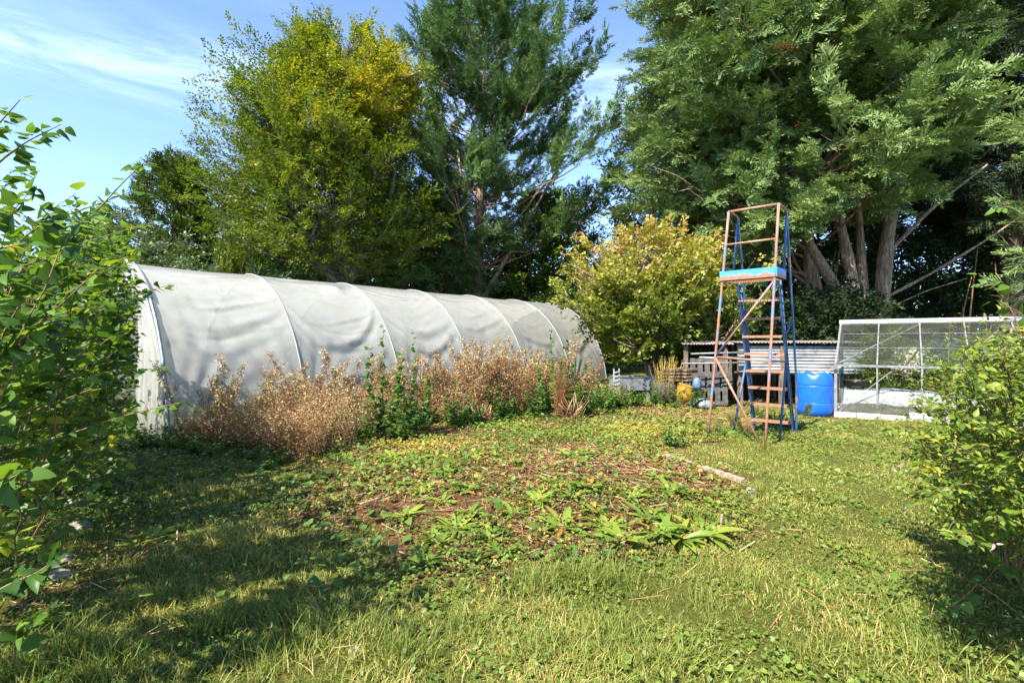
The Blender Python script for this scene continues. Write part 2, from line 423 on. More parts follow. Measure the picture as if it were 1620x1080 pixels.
# tall cypress in the middle, spiky fan of ascending boughs
def mid_extra(w):
    w.tube(smooth_path([(-1.6, 24, 3.2), (-.4, 23.6, 5.2), (.9, 23.4, 7.4), (2.4, 23.2, 10)], 10), np.linspace(.13, .04, 10), 8, .6)
    w.tube(smooth_path([(-2.1, 23.6, 0), (-2.05, 23.6, 3), (-1.9, 23.7, 6), (-2.6, 23.8, 11)], 10), np.linspace(.17, .05, 10), 8, .4)
make_tree('cypress_tree', 'tall dark cypress with spiky fanned boughs and a bare lower trunk', 'tree', (-1.6, 24),
          [(-1.6, 24, 0), (-1.65, 24, 4), (-1.5, 24, 8), (-1.2, 24, 18)], [.30, .26, .18, .03],
          dir_env([6.0, 8, 10, 12, 14, 15.6, 16.6, 17.2], [2.6, 3.4, 3.9, 4.3, 4.2, 3.6, 2.4, .5], [4.6, 5.5, 5.6, 5.0, 4.4, 3.6, 2.2, .4], [3.4, 4.0, 4.0, 4.0, 3.4, 2.8, 1.6, .4], .17, 4),
          100, 6.4, 16.6, BOUGHS, M['bluecypress'], M['bark'], (.8, 1.3), tint_rand(.0, 1, .7, 5), extra=mid_extra,
          cr=dict(rise=.55, hmin=4.8, r0=.006, bow=.06, ds=.5, sec=.20, secup=.16, nsec=11, fr=(.45, 1.22), low=.9, secmin=.55), sp=dict(djit=.25, upj=.4, addup=.08), keep=lambda P: ((np.abs(P[:, 0] + 1.6) > .9) | (P[:, 1] > 24.3) | (P[:, 2] > 7.6)) & clumped(.43, .7, 15)(P))

# big cypress on the right with several stems
def ley_extra(w):
    for pts, r in [([(11.6, 17, 0), (11.4, 17, 1.6), (10.6, 16.6, 3.2), (9.2, 16.2, 5.0), (8, 16, 7)], (.34, .10)),
                   ([(11.7, 17, 0), (11.5, 16.8, 1.8), (11.1, 16.8, 4), (10.6, 16.9, 6.5), (10.2, 17, 10)], (.36, .08)),
                   ([(12.0, 17, 0), (12.2, 16.9, 2.2), (12.35, 17, 4.6), (12.9, 17, 7.5), (13.6, 17.2, 12)], (.40, .09)),
                   ([(11.9, 17.2, 0), (11.8, 17.2, 3), (11.75, 17.3, 5.5), (11.5, 17.4, 9)], (.26, .07)),
                   ([(11.0, 17.6, 0), (10.7, 17.7, 2.5), (10.3, 17.8, 5), (9.8, 17.8, 8)], (.3, .08)),
                   ([(12.3, 17, 3.0), (13.6, 16.6, 3.8), (15.4, 16.3, 5.0), (17.5, 16.2, 6.6)], (.07, .02)),
                   ([(12.35, 17, 4.4), (13.8, 16.8, 6.0), (15.6, 16.8, 7.4)], (.09, .03)),
                   ([(12.3, 17, 2.6), (13.2, 16.4, 3.2), (14.4, 16.2, 3.6)], (.04, .012))]:
        p = smooth_path(pts, 14); w.tube(p, np.linspace(r[0] * .78, r[1], 14) * (1 + .08 * rng.normal(size=14)), 11, U(.4, .7))
def ley_env(z, az):
    return 1
ley = dir_env([4.6, 6, 8, 10, 13, 16, 18.5], [4.0, 4.5, 4.7, 4.6, 4.3, 3.6, 1.0], [2.2, 2.8, 3.2, 3.2, 3.2, 3.0, 1], [3.6, 4.4, 4.8, 4.8, 4.6, 4, 1], .13, 7)
def ley_tint(P):
    t = tint_rand(.15, .92, .8, 8)(P); q = rng.random(len(P)) < .003; t[q] = 1.0; return t
make_tree('cypress_tree', 'huge pale green cypress with several leaning brown stems behind the glasshouse', 'tree', (11.7, 17),
          [(10.4, 17.6, 0), (10.2, 17.6, 4), (10.0, 17.5, 9), (9.8, 17.5, 18)], [.22, .2, .16, .04], ley, 300, 4.6, 18.0,
          BOUGH, M['cypress'], M['bark'], (.75, 1.2), ley_tint, extra=ley_extra,
          cr=dict(rise=.35, hmin=3.4, bow=-.06, ds=.6, sec=.24, secup=-.02, nsec=11, fr=(.55, 1.08), low=.95, secmin=.5), sp=dict(djit=.35, upj=.38, addup=-.10),
          keep=lambda P: (P[:, 2] > np.interp(P[:, 0], [4, 8.5, 10, 11, 12.5, 15], [4.3, 3.7, 4.4, 5.2, 6.1, 5.6])) & clumped(.44, .75, 5)(P),
          limb=lambda P: P[:, 2] > np.interp(P[:, 0], [4, 8.5, 9.5, 11, 12.5, 15], [4.6, 4.4, 5.4, 6.3, 6.7, 6.0]))

# small maple, turning yellow
def maple_tint(P):
    t = .06 + .36 * rng.random(len(P)) + .68 * np.clip((P[:, 2] - 1.9) / 2.6, 0, 1) * U(.5, 1.1, len(P)); return np.clip(t, 0, 1)
make_tree('maple_tree', 'small round maple turning yellow beside the end of the polytunnel', 'tree', (4.2, 15.2),
          [(4.2, 15.2, 0), (4.08, 15.2, 1.0), (3.9, 15.2, 2.0), (3.9, 15.2, 4.2)], [.17, .14, .10, .03],
          dir_env([.9, 1.4, 2.0, 2.6, 3.4, 4.2, 4.7], [.8, .9, 1.2, 1.9, 2.0, 1.5, .4], [1.0, 1.5, 1.9, 2.3, 2.4, 1.9, .5], [1.2, 1.6, 1.9, 2.0, 2.0, 1.5, .4], .16, 3),
          190, 1.05, 4.65, MAPLE, M['maple'], M['bark'], (.62, 1.0), maple_tint,
          cr=dict(rise=.6, hmin=1.0, bow=.1, ds=.18, sec=.34, secup=.1, nsec=9, fr=(.5, 1.2), r0=.012, secmin=.28), sp=dict(djit=.35, upj=.45), keep=clumped(.37, 1.3, 35))

# trees farther back
make_tree('pine_tree', 'dark green conical pine standing alone against the sky', 'tree', (-16.6, 25),
          [(-16.6, 25, 0), (-16.5, 25, 5), (-16.4, 25, 10.2)], [.25, .16, .03],
          interp_env([1, 3, 5, 7, 9, 10.2], [3.2, 3.2, 2.9, 2.2, 1.2, .3], .15, 2), 100, 1.2, 10.2, PINEP, M['pine'], M['darkbark'], (.9, 1.5), tint_rand(.0, 1, .9, 3),
          cr=dict(rise=.25, hmin=.8, ds=.26, sec=.3, secup=.2, nsec=10, fr=(.55, 1.1)), sp=dict(djit=.5, upj=.8, addup=.4))
make_tree('pine_tree', 'second darker pine tucked against the left edge of the yellowing tree', 'tree', (-15.2, 27),
          [(-15.2, 27, 0), (-15.2, 27, 5), (-15.1, 27, 9.8)], [.25, .16, .03],
          interp_env([1, 3, 5, 7, 9, 9.8], [3.2, 3.2, 2.9, 2.4, 1.5, .5], .15, 5), 90, 1.2, 9.8, PINEP, M['pine'], M['darkbark'], (.9, 1.5), tint_rand(.0, .8, .9, 4),
          cr=dict(rise=.25, hmin=.8, ds=.28, sec=.3, secup=.2, nsec=9, fr=(.55, 1.1)), sp=dict(djit=.5, upj=.8, addup=.4))
make_tree('golden_conifer', 'small golden conifer poking up just over the polytunnel roof', 'conifer', (-10.35, 19.3),
          [(-10.35, 19.3, 0), (-10.3, 19.3, 3), (-10.25, 19.3, 5.6)], [.1, .06, .02],
          interp_env([.5, 2, 4, 5.2, 5.8], [1.0, 1.0, .8, .35, .08], .1, 5), 60, .6, 5.7, PLUME, M['gold'], M['bark'], (.5, .75), tint_rand(0, 1, 1, 4),
          cr=dict(rise=1.2, hmin=.3, ds=.2, sec=.3, secup=.8, nsec=8, fr=(.6, 1.05)), sp=dict(djit=.25, upj=.8, addup=1.2))
make_tree('cypress_tree', 'low dark cypress under the left side of the yellowing tree', 'tree', (-8.6, 20.6),
          [(-8.6, 20.6, 0), (-8.6, 20.6, 3), (-8.5, 20.6, 6.5)], [.16, .12, .03],
          interp_env([.5, 3, 5, 6.6], [2.6, 2.5, 1.6, .3], .15, 6), 80, .8, 6.4, PLUME, M['cypress'], M['bark'], (.8, 1.2), tint_rand(0, .7, .8, 6),
          cr=dict(rise=.4, hmin=.5, ds=.3, sec=.3, secup=.1, nsec=9, fr=(.5, 1.08)), sp=dict(djit=.4, upj=.7))
def dead_extra(w):
    for x, lean, h in [(-4.15, .1, 5.6), (-3.85, .35, 6.5), (-3.5, .5, 6.2), (-4.4, -.2, 5.0)]:
        w.tube(smooth_path([(x, 23, 0), (x + lean * .4, 23, 2.8), (x + lean, 23.1, h)], 8), np.linspace(.15, .05, 8), 8, U(.3, .7))
    for k in range(26):
        z = U(2.6, 5.2); s = rng.choice([-1, 1]); a = np.array([-3.9 + U(-.4, .5), 23, z]); L = U(.8, 2.0)
        w.tube(smooth_path([a, a + [s * L * .5, -.3, -.05 * L], a + [s * L, -.5, U(-.5, .2)]], 6), np.linspace(.02, .006, 6), 4, .7)
make_tree('conifer_clump', 'dark young conifer with several thin brown stems and dead twigs', 'tree', (-3.9, 23),
          [(-3.9, 23, 0), (-3.8, 23, 4), (-3.6, 23, 8)], [.14, .1, .03],
          interp_env([3.9, 5, 7, 8], [2.2, 2.6, 1.8, .5], .2, 8), 70, 4.0, 8, PLUME, M['bluecypress'], M['bark'], (.8, 1.2), tint_rand(0, .6, .8, 16), extra=dead_extra,
          cr=dict(rise=.2, hmin=3, ds=.3, sec=.3, secup=0., nsec=9, fr=(.5, 1.1)), sp=dict(djit=.4, upj=.7))
make_tree('broadleaf_tree', 'bright green broadleaf tree between the central cypress and the maple', 'tree', (1.6, 26.5),
          [(1.6, 26.5, 0), (1.7, 26.5, 3), (1.8, 26.5, 8)], [.22, .16, .03],
          interp_env([.3, 2, 4, 6, 8, 8.9], [3.8, 4.2, 4.0, 3.4, 2.0, .5], .15, 9), 150, .5, 8.8, BROAD, M['broad'], M['darkbark'], (.9, 1.35), tint_rand(0, 1, .6, 17),
          cr=dict(rise=.5, hmin=.6, ds=.27, sec=.32, secup=.1, nsec=9, fr=(.5, 1.08)), sp=dict(djit=.4, upj=.5))
make_tree('sycamore_tree', 'pale green broadleaf tree showing past the left edge of the huge cypress', 'tree', (7.4, 27),
          [(7.4, 27, 0), (7.4, 27, 5), (7.4, 27, 11)], [.3, .2, .04],
          interp_env([2, 5, 8, 11, 13, 14.6], [2.3, 2.7, 2.6, 2.0, 1.4, .4], .2, 10), 110, 3, 14.2, BROAD, M['pale'], M['darkbark'], (.9, 1.35), tint_rand(0, 1, .6, 18),
          cr=dict(rise=.6, hmin=2, ds=.3, sec=.32, secup=.1, nsec=9, fr=(.5, 1.08)), sp=dict(djit=.4, upj=.5))
# dark conifers on the right, trunks in shade
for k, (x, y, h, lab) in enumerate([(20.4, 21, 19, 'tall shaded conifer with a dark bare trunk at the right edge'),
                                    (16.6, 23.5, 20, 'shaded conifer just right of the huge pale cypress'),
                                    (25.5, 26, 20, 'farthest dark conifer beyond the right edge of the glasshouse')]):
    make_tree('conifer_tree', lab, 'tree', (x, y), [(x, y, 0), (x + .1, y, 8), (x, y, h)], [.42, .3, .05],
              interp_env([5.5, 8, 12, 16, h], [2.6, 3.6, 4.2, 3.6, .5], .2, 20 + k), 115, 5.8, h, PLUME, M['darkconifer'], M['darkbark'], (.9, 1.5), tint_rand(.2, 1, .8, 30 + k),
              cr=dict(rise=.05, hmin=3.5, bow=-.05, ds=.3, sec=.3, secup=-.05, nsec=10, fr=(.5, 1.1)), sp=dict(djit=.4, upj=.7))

# boughs reaching in from a cypress past the right edge
def side_cypress():
    x, y = 10.9, 9.0
    return make_tree('cypress_tree', 'light green cypress boughs hanging in over the glasshouse at the right edge', 'tree', (x, y),
          [(x, y, 0), (x, y, 4), (x, y, 9)], [.2, .15, .03],
          interp_env([1.6, 3, 5, 8, 9], [1.5, 2.0, 1.8, 1.1, .3], .2, 33), 46, 2.4, 9, PLUME, M['cypress'], M['bark'], (.35, .6), tint_rand(.3, .95, 1, 44),
          cr=dict(rise=.1, hmin=1.5, ds=.22, sec=.3, secup=-.05, nsec=11, fr=(.5, 1.1)), sp=dict(djit=.35, upj=.4))
side_cypress()

def shrub(name, label, cat, c, rad, n, tm, mat, size, tint, group=None, stemn=10):
    """a rounded shrub: stems from the base and sprays through its volume, open at the rim"""
    cx, cy = c; g = gzf(cx, cy); loc = (cx, cy, g)
    root = thing(name, label, cat, loc, group)
    w = MB(); mb = MB()
    d = nrm(rng.normal(size=(n, 3))); d[:, 2] = np.abs(d[:, 2]) ** .8 * np.sign(d[:, 2] + .35)
    r = U(.35, 1., n) ** .5 * (.8 + .4 * vnoise(d[:, 0] * 2 + d[:, 2], d[:, 1] * 2 + 5, 1.5, int(cx * 7) & 63))
    P = np.array([cx, cy, g + rad[2] * .5]) + d * r[:, None] * np.array([rad[0], rad[1], rad[2] * .52])
    P[:, 2] = np.maximum(P[:, 2], g + .03)
    put_sprays(mb, tm, P, d * np.array([1, 1, .7]) + np.array([0, 0, .25]), size, tint, djit=.4, upj=.5)
    for k in range(stemn):
        q = P[rng.integers(n)]; a = np.array([cx + U(-.15, .15), cy + U(-.15, .15), g - .03])
        w.tube(bez(a, np.array([a[0], a[1], q[2]]) * .5 + q * .5, q, 6), np.linspace(.02, .006, 6), 4, .5)
    w.build('stem', M['twig'], root, True, loc); mb.build('foliage', mat, root, False, loc)
    return root
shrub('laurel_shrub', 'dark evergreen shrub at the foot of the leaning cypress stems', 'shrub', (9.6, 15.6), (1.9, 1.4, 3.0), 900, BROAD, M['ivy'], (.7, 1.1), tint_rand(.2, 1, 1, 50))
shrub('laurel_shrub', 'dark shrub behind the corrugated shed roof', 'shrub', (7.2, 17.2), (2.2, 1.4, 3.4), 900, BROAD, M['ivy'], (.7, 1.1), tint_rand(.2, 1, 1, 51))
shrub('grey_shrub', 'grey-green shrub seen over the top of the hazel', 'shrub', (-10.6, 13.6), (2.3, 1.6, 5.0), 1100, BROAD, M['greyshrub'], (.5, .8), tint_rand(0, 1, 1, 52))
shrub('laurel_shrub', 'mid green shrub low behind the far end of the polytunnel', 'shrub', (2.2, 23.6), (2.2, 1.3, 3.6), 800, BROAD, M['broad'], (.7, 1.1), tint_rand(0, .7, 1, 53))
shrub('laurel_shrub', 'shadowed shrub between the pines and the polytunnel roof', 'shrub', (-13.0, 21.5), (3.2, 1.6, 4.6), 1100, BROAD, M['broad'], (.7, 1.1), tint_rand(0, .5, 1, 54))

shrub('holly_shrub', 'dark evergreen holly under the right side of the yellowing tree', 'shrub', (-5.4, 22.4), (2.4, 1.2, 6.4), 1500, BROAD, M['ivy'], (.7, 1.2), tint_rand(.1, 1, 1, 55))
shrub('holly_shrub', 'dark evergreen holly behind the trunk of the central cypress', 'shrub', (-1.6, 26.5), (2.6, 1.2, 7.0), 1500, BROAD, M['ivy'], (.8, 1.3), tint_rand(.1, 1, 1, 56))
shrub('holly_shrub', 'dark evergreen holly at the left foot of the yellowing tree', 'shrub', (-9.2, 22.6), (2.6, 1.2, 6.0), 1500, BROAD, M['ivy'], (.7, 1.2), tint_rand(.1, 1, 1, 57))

# ivy covered hedge in the shade behind the glasshouse
def ivy_hedge():
    root = thing('ivy_hedge', 'deep shaded ivy hedge behind the glasshouse and cypress stems', 'hedge', (15, 21, 0))
    mb = MB(); w = MB(); n = 9000
    x = U(6, 30, n); z = U(0, 1, n) ** 1.1 * (5.2 + 2.2 * vnoise(x, x * 0, .5, 4)); y = 20.4 + .22 * (x - 15) + U(0, 1.8, n) + .8 * vnoise(x, z, .7, 6)
    P = np.stack([x, y, z], 1)
    put_sprays(mb, BROAD, P, np.tile([0, -.6, .4], (n, 1)), (.8, 1.3), tint_rand(0, 1, .8, 61), djit=.8, upj=.6)
    for k in range(40):
        xx = U(7, 28); yy = 20.0 + .22 * (xx - 15) + U(-.5, .8); h = U(2, 6)
        w.tube(smooth_path([(xx, yy, 0), (xx + U(-.3, .3), yy, h * .5), (xx + U(-.8, .8), yy - .2, h)], 6), np.linspace(.05, .015, 6), 5, .5)
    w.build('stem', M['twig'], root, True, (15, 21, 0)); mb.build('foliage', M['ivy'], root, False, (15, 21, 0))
ivy_hedge()
# far-off wood that closes the gaps between the trunks
def far_wood():
    mb = MB(); n = 15000
    x = U(-48, 48, n); z = U(0, 1, n) * (5.5 + 3.0 * vnoise(x, x * 0, .25, 14)); y = 33 + U(0, 3, n) + 1.5 * vnoise(x, z, .5, 16)
    P = np.stack([x, y, z], 1)
    put_sprays(mb, BROAD, P, np.tile([0, -.6, .4], (n, 1)), (1.5, 2.6), tint_rand(0, .7, .5, 62), djit=.8, upj=.6)
    tag(mb.build('woodland', M['broad']), 'dark far-off wood closing the gaps behind the garden trees', 'woodland', kind='stuff')
far_wood()
# ------------------------------------------------------------------ ground
BED = [(500, 700), (600, 640), (960, 630), (1090, 655), (1150, 690), (1060, 735), (1190, 795), (1170, 860), (1090, 900), (900, 905), (760, 930), (640, 890), (570, 865), (480, 815), (470, 760)]
def photo_px(x, y):
    y = np.maximum(y, .4); return 810 + F * x / y, 540 + CAMZ * F / y
BEDW = [gp(*q) for q in BED]
def bedmask(x, y):
    nx = (vnoise(x, y, 1.6, 31) - .5) * .7; ny = (vnoise(x, y, 1.6, 32) - .5) * .7
    m = np.zeros(np.shape(x))
    for dx, dy in ((0, 0), (.2, 0), (-.2, 0), (0, .2), (0, -.2), (.15, .15), (-.15, -.15)):
        m = m + inpoly(x + nx + dx, y + ny + dy, BEDW) / 7.0
    return m
def blob(x, y, px, py, rx, ry):
    bx, by = gp(px, py); return np.exp(-(((x - bx) / rx) ** 2 + ((y - by) / ry) ** 2))
def bare(x, y):
    b = blob(x, y, 900, 765, 1.25, 1.1) + .9 * blob(x, y, 1000, 745, .9, .8) + .8 * blob(x, y, 600, 800, .8, .6) + .9 * blob(x, y, 1000, 850, .7, .35) + .6 * blob(x, y, 860, 860, .5, .4)
    b = b + .7 * blob(x, y, 1080, 655, 1.5, 1.2) + .5 * blob(x, y, 100, 900, .5, .7) + .35 * blob(x, y, 760, 720, 1.0, .8)
    b = b * (.7 + .9 * vnoise(x, y, 2.3, 41))
    return np.clip(b, 0, 1)

def make_ground():
    def axis(lo, hi, st, far):
        a = np.arange(lo, hi + 1e-6, st); g = st * 1.35 ** np.arange(1, 60); g = np.cumsum(g); g = g[g < far]
        g = np.append(g, far); return np.concatenate([(lo - g)[::-1], a, hi + g])
    X = axis(-8, 9, .09, 600); Y = axis(1.0, 14, .09, 600)
    gx, gy = np.meshgrid(X, Y, indexing='ij')
    z = gz(gx, gy); z = np.where(np.hypot(gx, gy) > 40, -.02, z)
    bm = bedmask(gx, gy); bm = np.where(gy > 1, bm, 0)
    near = (np.abs(gx) < 9) & (gy < 14) & (gy > 1)
    z = z + near * .03 * (vnoise(gx, gy, 6, 8) - .5)
    # a dark hollow by the rubble at the left
    hx, hy = gp(142, 882); z -= .16 * np.exp(-(((gx - hx) / .22) ** 2 + ((gy - hy) / .16) ** 2))
    mb = MB(); mb.grid(np.stack([gx, gy, z], -1), np.clip(.55 * bm + bare(gx, gy), 0, 1))
    m, nt, out = newmat('soil_and_turf')
    co = geopos(nt); n1 = noise(nt, 1.3, 6, .7, co); n2 = noise(nt, 28, 5, .75, co); n3 = noise(nt, 6, 5, .7, co)
    soil = ramp(nt, [(.25, (.045, .026, .014)), (.5, (.16, .078, .038)), (.68, (.29, .165, .082)), (.85, (.42, .31, .17))], n2)
    turf = ramp(nt, [(.25, (.05, .060, .016)), (.5, (.13, .145, .028)), (.7, (.23, .215, .05)), (.85, (.34, .27, .10))], n2)
    ad = nd(nt, 'ShaderNodeMath', operation='ADD'); nt.links.new(attr(nt, 'tint'), ad.inputs[0]); nt.links.new(n3, ad.inputs[1])
    mr = nd(nt, 'ShaderNodeMapRange'); mr.inputs[1].default_value = .62; mr.inputs[2].default_value = 1.0; nt.links.new(ad.outputs[0], mr.inputs[0])
    mx = nd(nt, 'ShaderNodeMix', data_type='RGBA'); nt.links.new(mr.outputs[0], mx.inputs[0]); nt.links.new(turf, mx.inputs[6]); nt.links.new(soil, mx.inputs[7])
    p = nd(nt, 'ShaderNodeBsdfPrincipled', Roughness=.95); p.inputs['Specular IOR Level'].default_value = .1
    nt.links.new(mx.outputs[2], p.inputs['Base Color'])
    b = nd(nt, 'ShaderNodeBump'); b.inputs['Strength'].default_value = .9; b.inputs['Distance'].default_value = .03
    n4 = noise(nt, 110, 5, .8, co); sm = nd(nt, 'ShaderNodeMath', operation='ADD'); nt.links.new(n2, sm.inputs[0]); nt.links.new(n4, sm.inputs[1])
    vc = nd(nt, 'ShaderNodeMapRange'); nt.links.new(n4, vc.inputs[0]); vc.inputs[1].default_value = .35; vc.inputs[2].default_value = .65; vc.inputs[3].default_value = .45; vc.inputs[4].default_value = 1.25
    vm = nd(nt, 'ShaderNodeVectorMath', operation='SCALE'); nt.links.new(mx.outputs[2], vm.inputs[0]); nt.links.new(vc.outputs[0], vm.inputs['Scale']); nt.links.new(vm.outputs[0], p.inputs['Base Color'])
    nt.links.new(sm.outputs[0], b.inputs['Height']); nt.links.new(b.outputs[0], p.inputs['Normal']); nt.links.new(p.outputs[0], out.inputs[0])
    tag(mb.build('ground', m, smooth=True), kind='structure')
make_ground()

# ------------------------------------------------------------------ polytunnel
def polytunnel():
    ANG, X0, Y0, W, H, SP = .7033, -5.5827, 8.3001, 5.51, 3.19, 2.3417
    d = np.array([math.sin(ANG), math.cos(ANG)]); n = np.array([-d[1], d[0]])
    loc = (X0, Y0, 0)
    root = thing('polytunnel', 'long white polythene tunnel on curved hoops behind the dry weeds', 'polytunnel', loc)
    def surf(s, t, off=0.0):
        """s along the tunnel, t 0..1 over the arch; off outwards"""
        th = t * PI; c = np.cos(th); sn = np.maximum(np.sin(th), 0); e = 2 / 1.95
        u = W / 2 * (1 - np.sign(c) * np.abs(c) ** e); z = H * sn ** e
        nu = -np.cos(th); nz = np.sin(th) * (W / 2) / H; l = np.hypot(nu, nz); nu = nu / l; nz = nz / l
        u = u + off * nu; z = z + off * nz
        return np.stack([X0 + d[0] * s + n[0] * u, Y0 + d[1] * s + n[1] * u, z - .05], -1)
    cov = MB(); ns, ntt = 44, 300
    ridge = lambda v, w: np.exp(-(v / w) ** 2)
    for bay in range(6):
        q = np.linspace(0, 1, ns); t = np.linspace(0.0, 1, ntt)
        S, T = np.meshgrid(q, t, indexing='ij')
        sag = (.05 + .035 * rng.random()) * np.sin(PI * S) ** .7 * (np.sin(PI * np.clip(T, .02, .98)) ** .4)
        sag = sag * (1 - .75 * np.exp(-((T - .5) / .14) ** 2)); off = -sag
        # fine creases running along the bay, and slanted pull lines from the hoops
        ph = U(0, 10)
        off += .016 * (vnoise(S * 1.3 + ph, T * 40, 1, bay) - .5) * np.sin(PI * S)
        off += .016 * (vnoise(S * 1.6 + T * 9 + ph, T * 16 - S * 1.5, 1, bay + 9) - .5) * np.sin(PI * S) ** .5
        off += .010 * (vnoise(S * 5 + ph, T * 7, 1, bay + 19) - .5) * np.sin(PI * S)
        # slack swags: hanging curves between the hoops
        lines = {0: [(.40, .03, .012, .008), (.27, .06, .030, .012), (.22, .06, .022, .010)], 1: [(.36, .02, .014, .007), (.30, .13, .045, .014), (.22, .13, .022, .011)], 2: [(.365, .012, .022, .008), (.27, .06, .045, .013), (.24, .085, .040, .012)],
                 3: [(.27, .04, .022, .010)], 4: [(.24, .07, .026, .011)], 5: [(.22, .06, .03, .014)]}[bay]
        lines = lines + [(U(.12, .47), U(.01, .09), U(.004, .012), U(.005, .010)) for _ in range(9)]
        for (tc, depth, amp, w) in lines:
            sk = U(-.05, .05); line = tc - depth * (1 - (2 * S - 1) ** 2) + sk * (S - .5) + .006 * np.sin(S * 9 + ph)
            env = np.sin(PI * np.clip(S, .02, .98)) ** .6 * (.4 + .6 * vnoise(S * 2.5 + tc * 30, S * 0, 1, bay + 40))
            off += amp * env * (ridge(T - line, w) - .9 * ridge(T - line + 1.7 * w, w * 1.1))
        # radial pulls at the foot of each hoop
        for s0, sg in ((0, 1), (1, -1)):
            ds = (S - s0) * sg * 2.3; dt = T * 8 + .03; a = np.arctan2(ds, dt)
            rad = np.hypot(ds, dt)
            off += .016 * np.sin(a * 26 + ph) * np.exp(-((rad - .8) / .8) ** 2) * (np.sin(PI * S) ** .5)
        if bay == 0:
            a = np.arctan2(S * 2.3 + .05, (.5 - T) * 6); off += .02 * np.sin(a * 34) * np.exp(-((T - .17) / .12) ** 2) * np.clip(1 - S * 1.3, 0, 1) * np.sin(PI * np.clip(S, .01, 1))
        if bay == 1:   # a point pulled out by something inside
            r2 = np.hypot((S - .72) * 2.3, (T - .375) * 8); off += .12 * np.exp(-(r2 / .22) ** 1.2) * np.sin(PI * S)
        cov.grid(surf((bay + S) * SP, T, off))
    m, nt, out = newmat('weathered_polythene')
    co = objco(nt); f = noise(nt, .9, 5, .6, co); g = noise(nt, 3.5, 4, .7, co)
    c = ramp(nt, [(.3, (.50, .515, .47)), (.5, (.60, .60, .57)), (.7, (.54, .53, .47))], f)
    sp = nd(nt, 'ShaderNodeSeparateXYZ'); nt.links.new(geopos(nt), sp.inputs[0])
    algae = nd(nt, 'ShaderNodeMapRange'); nt.links.new(g, algae.inputs[0]); algae.inputs[1].default_value = .5; algae.inputs[2].default_value = .85; algae.inputs[4].default_value = .45
    mx = nd(nt, 'ShaderNodeMix', data_type='RGBA'); nt.links.new(algae.outputs[0], mx.inputs[0]); nt.links.new(c, mx.inputs[6]); mx.inputs[7].default_value = (.27, .30, .20, 1)
    # mud splashed up from the soil along the foot of the sheet
    zz = nd(nt, 'ShaderNodeMapRange'); nt.links.new(sp.outputs[2], zz.inputs[0]); zz.inputs[1].default_value = .0; zz.inputs[2].default_value = 1.1; zz.inputs[3].default_value = .5; zz.inputs[4].default_value = -.25
    sa = nd(nt, 'ShaderNodeMath', operation='ADD'); nt.links.new(zz.outputs[0], sa.inputs[0]); nt.links.new(noise(nt, 6, 6, .75, co), sa.inputs[1])
    sm = nd(nt, 'ShaderNodeMapRange'); nt.links.new(sa.outputs[0], sm.inputs[0]); sm.inputs[1].default_value = .62; sm.inputs[2].default_value = 1.0; sm.inputs[4].default_value = .6
    mx2 = nd(nt, 'ShaderNodeMix', data_type='RGBA'); nt.links.new(sm.outputs[0], mx2.inputs[0]); nt.links.new(mx.outputs[2], mx2.inputs[6]); mx2.inputs[7].default_value = (.20, .19, .12, 1); mx = mx2
    df = nd(nt, 'ShaderNodeBsdfPrincipled', Roughness=.30); df.inputs['Specular IOR Level'].default_value = .5; nt.links.new(mx.outputs[2], df.inputs['Base Color'])
    tr = nd(nt, 'ShaderNodeBsdfTranslucent'); nt.links.new(mx.outputs[2], tr.inputs['Color'])
    rf = nd(nt, 'ShaderNodeBsdfRefraction'); rf.inputs['Roughness'].default_value = .2; rf.inputs['IOR'].default_value = 1.03; rf.inputs['Color'].default_value = (.9, .9, .87, 1)
    s1 = nd(nt, 'ShaderNodeMixShader'); s1.inputs[0].default_value = .42; nt.links.new(df.outputs[0], s1.inputs[1]); nt.links.new(tr.outputs[0], s1.inputs[2])
    s2 = nd(nt, 'ShaderNodeMixShader'); s2.inputs[0].default_value = .34; nt.links.new(s1.outputs[0], s2.inputs[1]); nt.links.new(rf.outputs[0], s2.inputs[2])
    nt.links.new(s2.outputs[0], out.inputs[0]); M['poly'] = m
    cov.build('cover', m, root, True, loc)
    steel = solid_mat('galvanised_tube', [(0, (.12, .15, .20)), (1, (.28, .33, .40))], 14, .45, .5)
    tape = solid_mat('white_hoop_tape', [(0, (.26, .27, .28)), (1, (.35, .36, .36))], 9, .5)
    for k in range(7):
        h = MB(); t = np.linspace(0, 1, 60); h.tube(surf(np.full(60, k * SP), t, (.012 if k else .03)), (.012 if k else .028), 8)
        h.build('hoop', steel if k == 0 else tape, root, True, loc)
    # white sleeve over the top of the exposed first hoop
    h = MB(); t = np.linspace(.27, .6, 26); h.tube(surf(np.full(26, 0.0), t, .03), .052, 8); h.build('hoop_sleeve', tape, root, True, loc)
    for tt, r in ((.105, .016),):
        h = MB(); h.tube(surf(np.linspace(.1, 6 * SP - .1, 30), np.full(30, tt), -.22), r, 6); h.build('crop_bar', steel, root, True, loc)
    wood = solid_mat('base_board', [(0, (.06, .045, .03)), (1, (.16, .12, .08))], 6, .9)
    for tt in (.004, .996):
        p = surf(np.array([-.02, 6 * SP + .02]), np.array([tt, tt])); h = MB(); h.bar(p[0] + [0, 0, .1], p[1] + [0, 0, .1], .04, .22); h.build('base_board', wood, root, False, loc)
    # end curtain gathered behind the first hoop, and a strip over the doorway
    cur = MB(); v = np.linspace(0, 1, 60); uu = np.linspace(0, 1, 50)
    V, Uu = np.meshgrid(v, uu, indexing='ij')
    def endpt(u, z, o): return np.stack([X0 + n[0] * u - d[0] * o, Y0 + n[1] * u - d[1] * o, z], -1)
    def arch_u(z):
        c = np.sqrt(np.clip(1 - (np.clip(z, 0, H - .02) / H) ** 2, 0, 1)); return W / 2 * (1 - c)
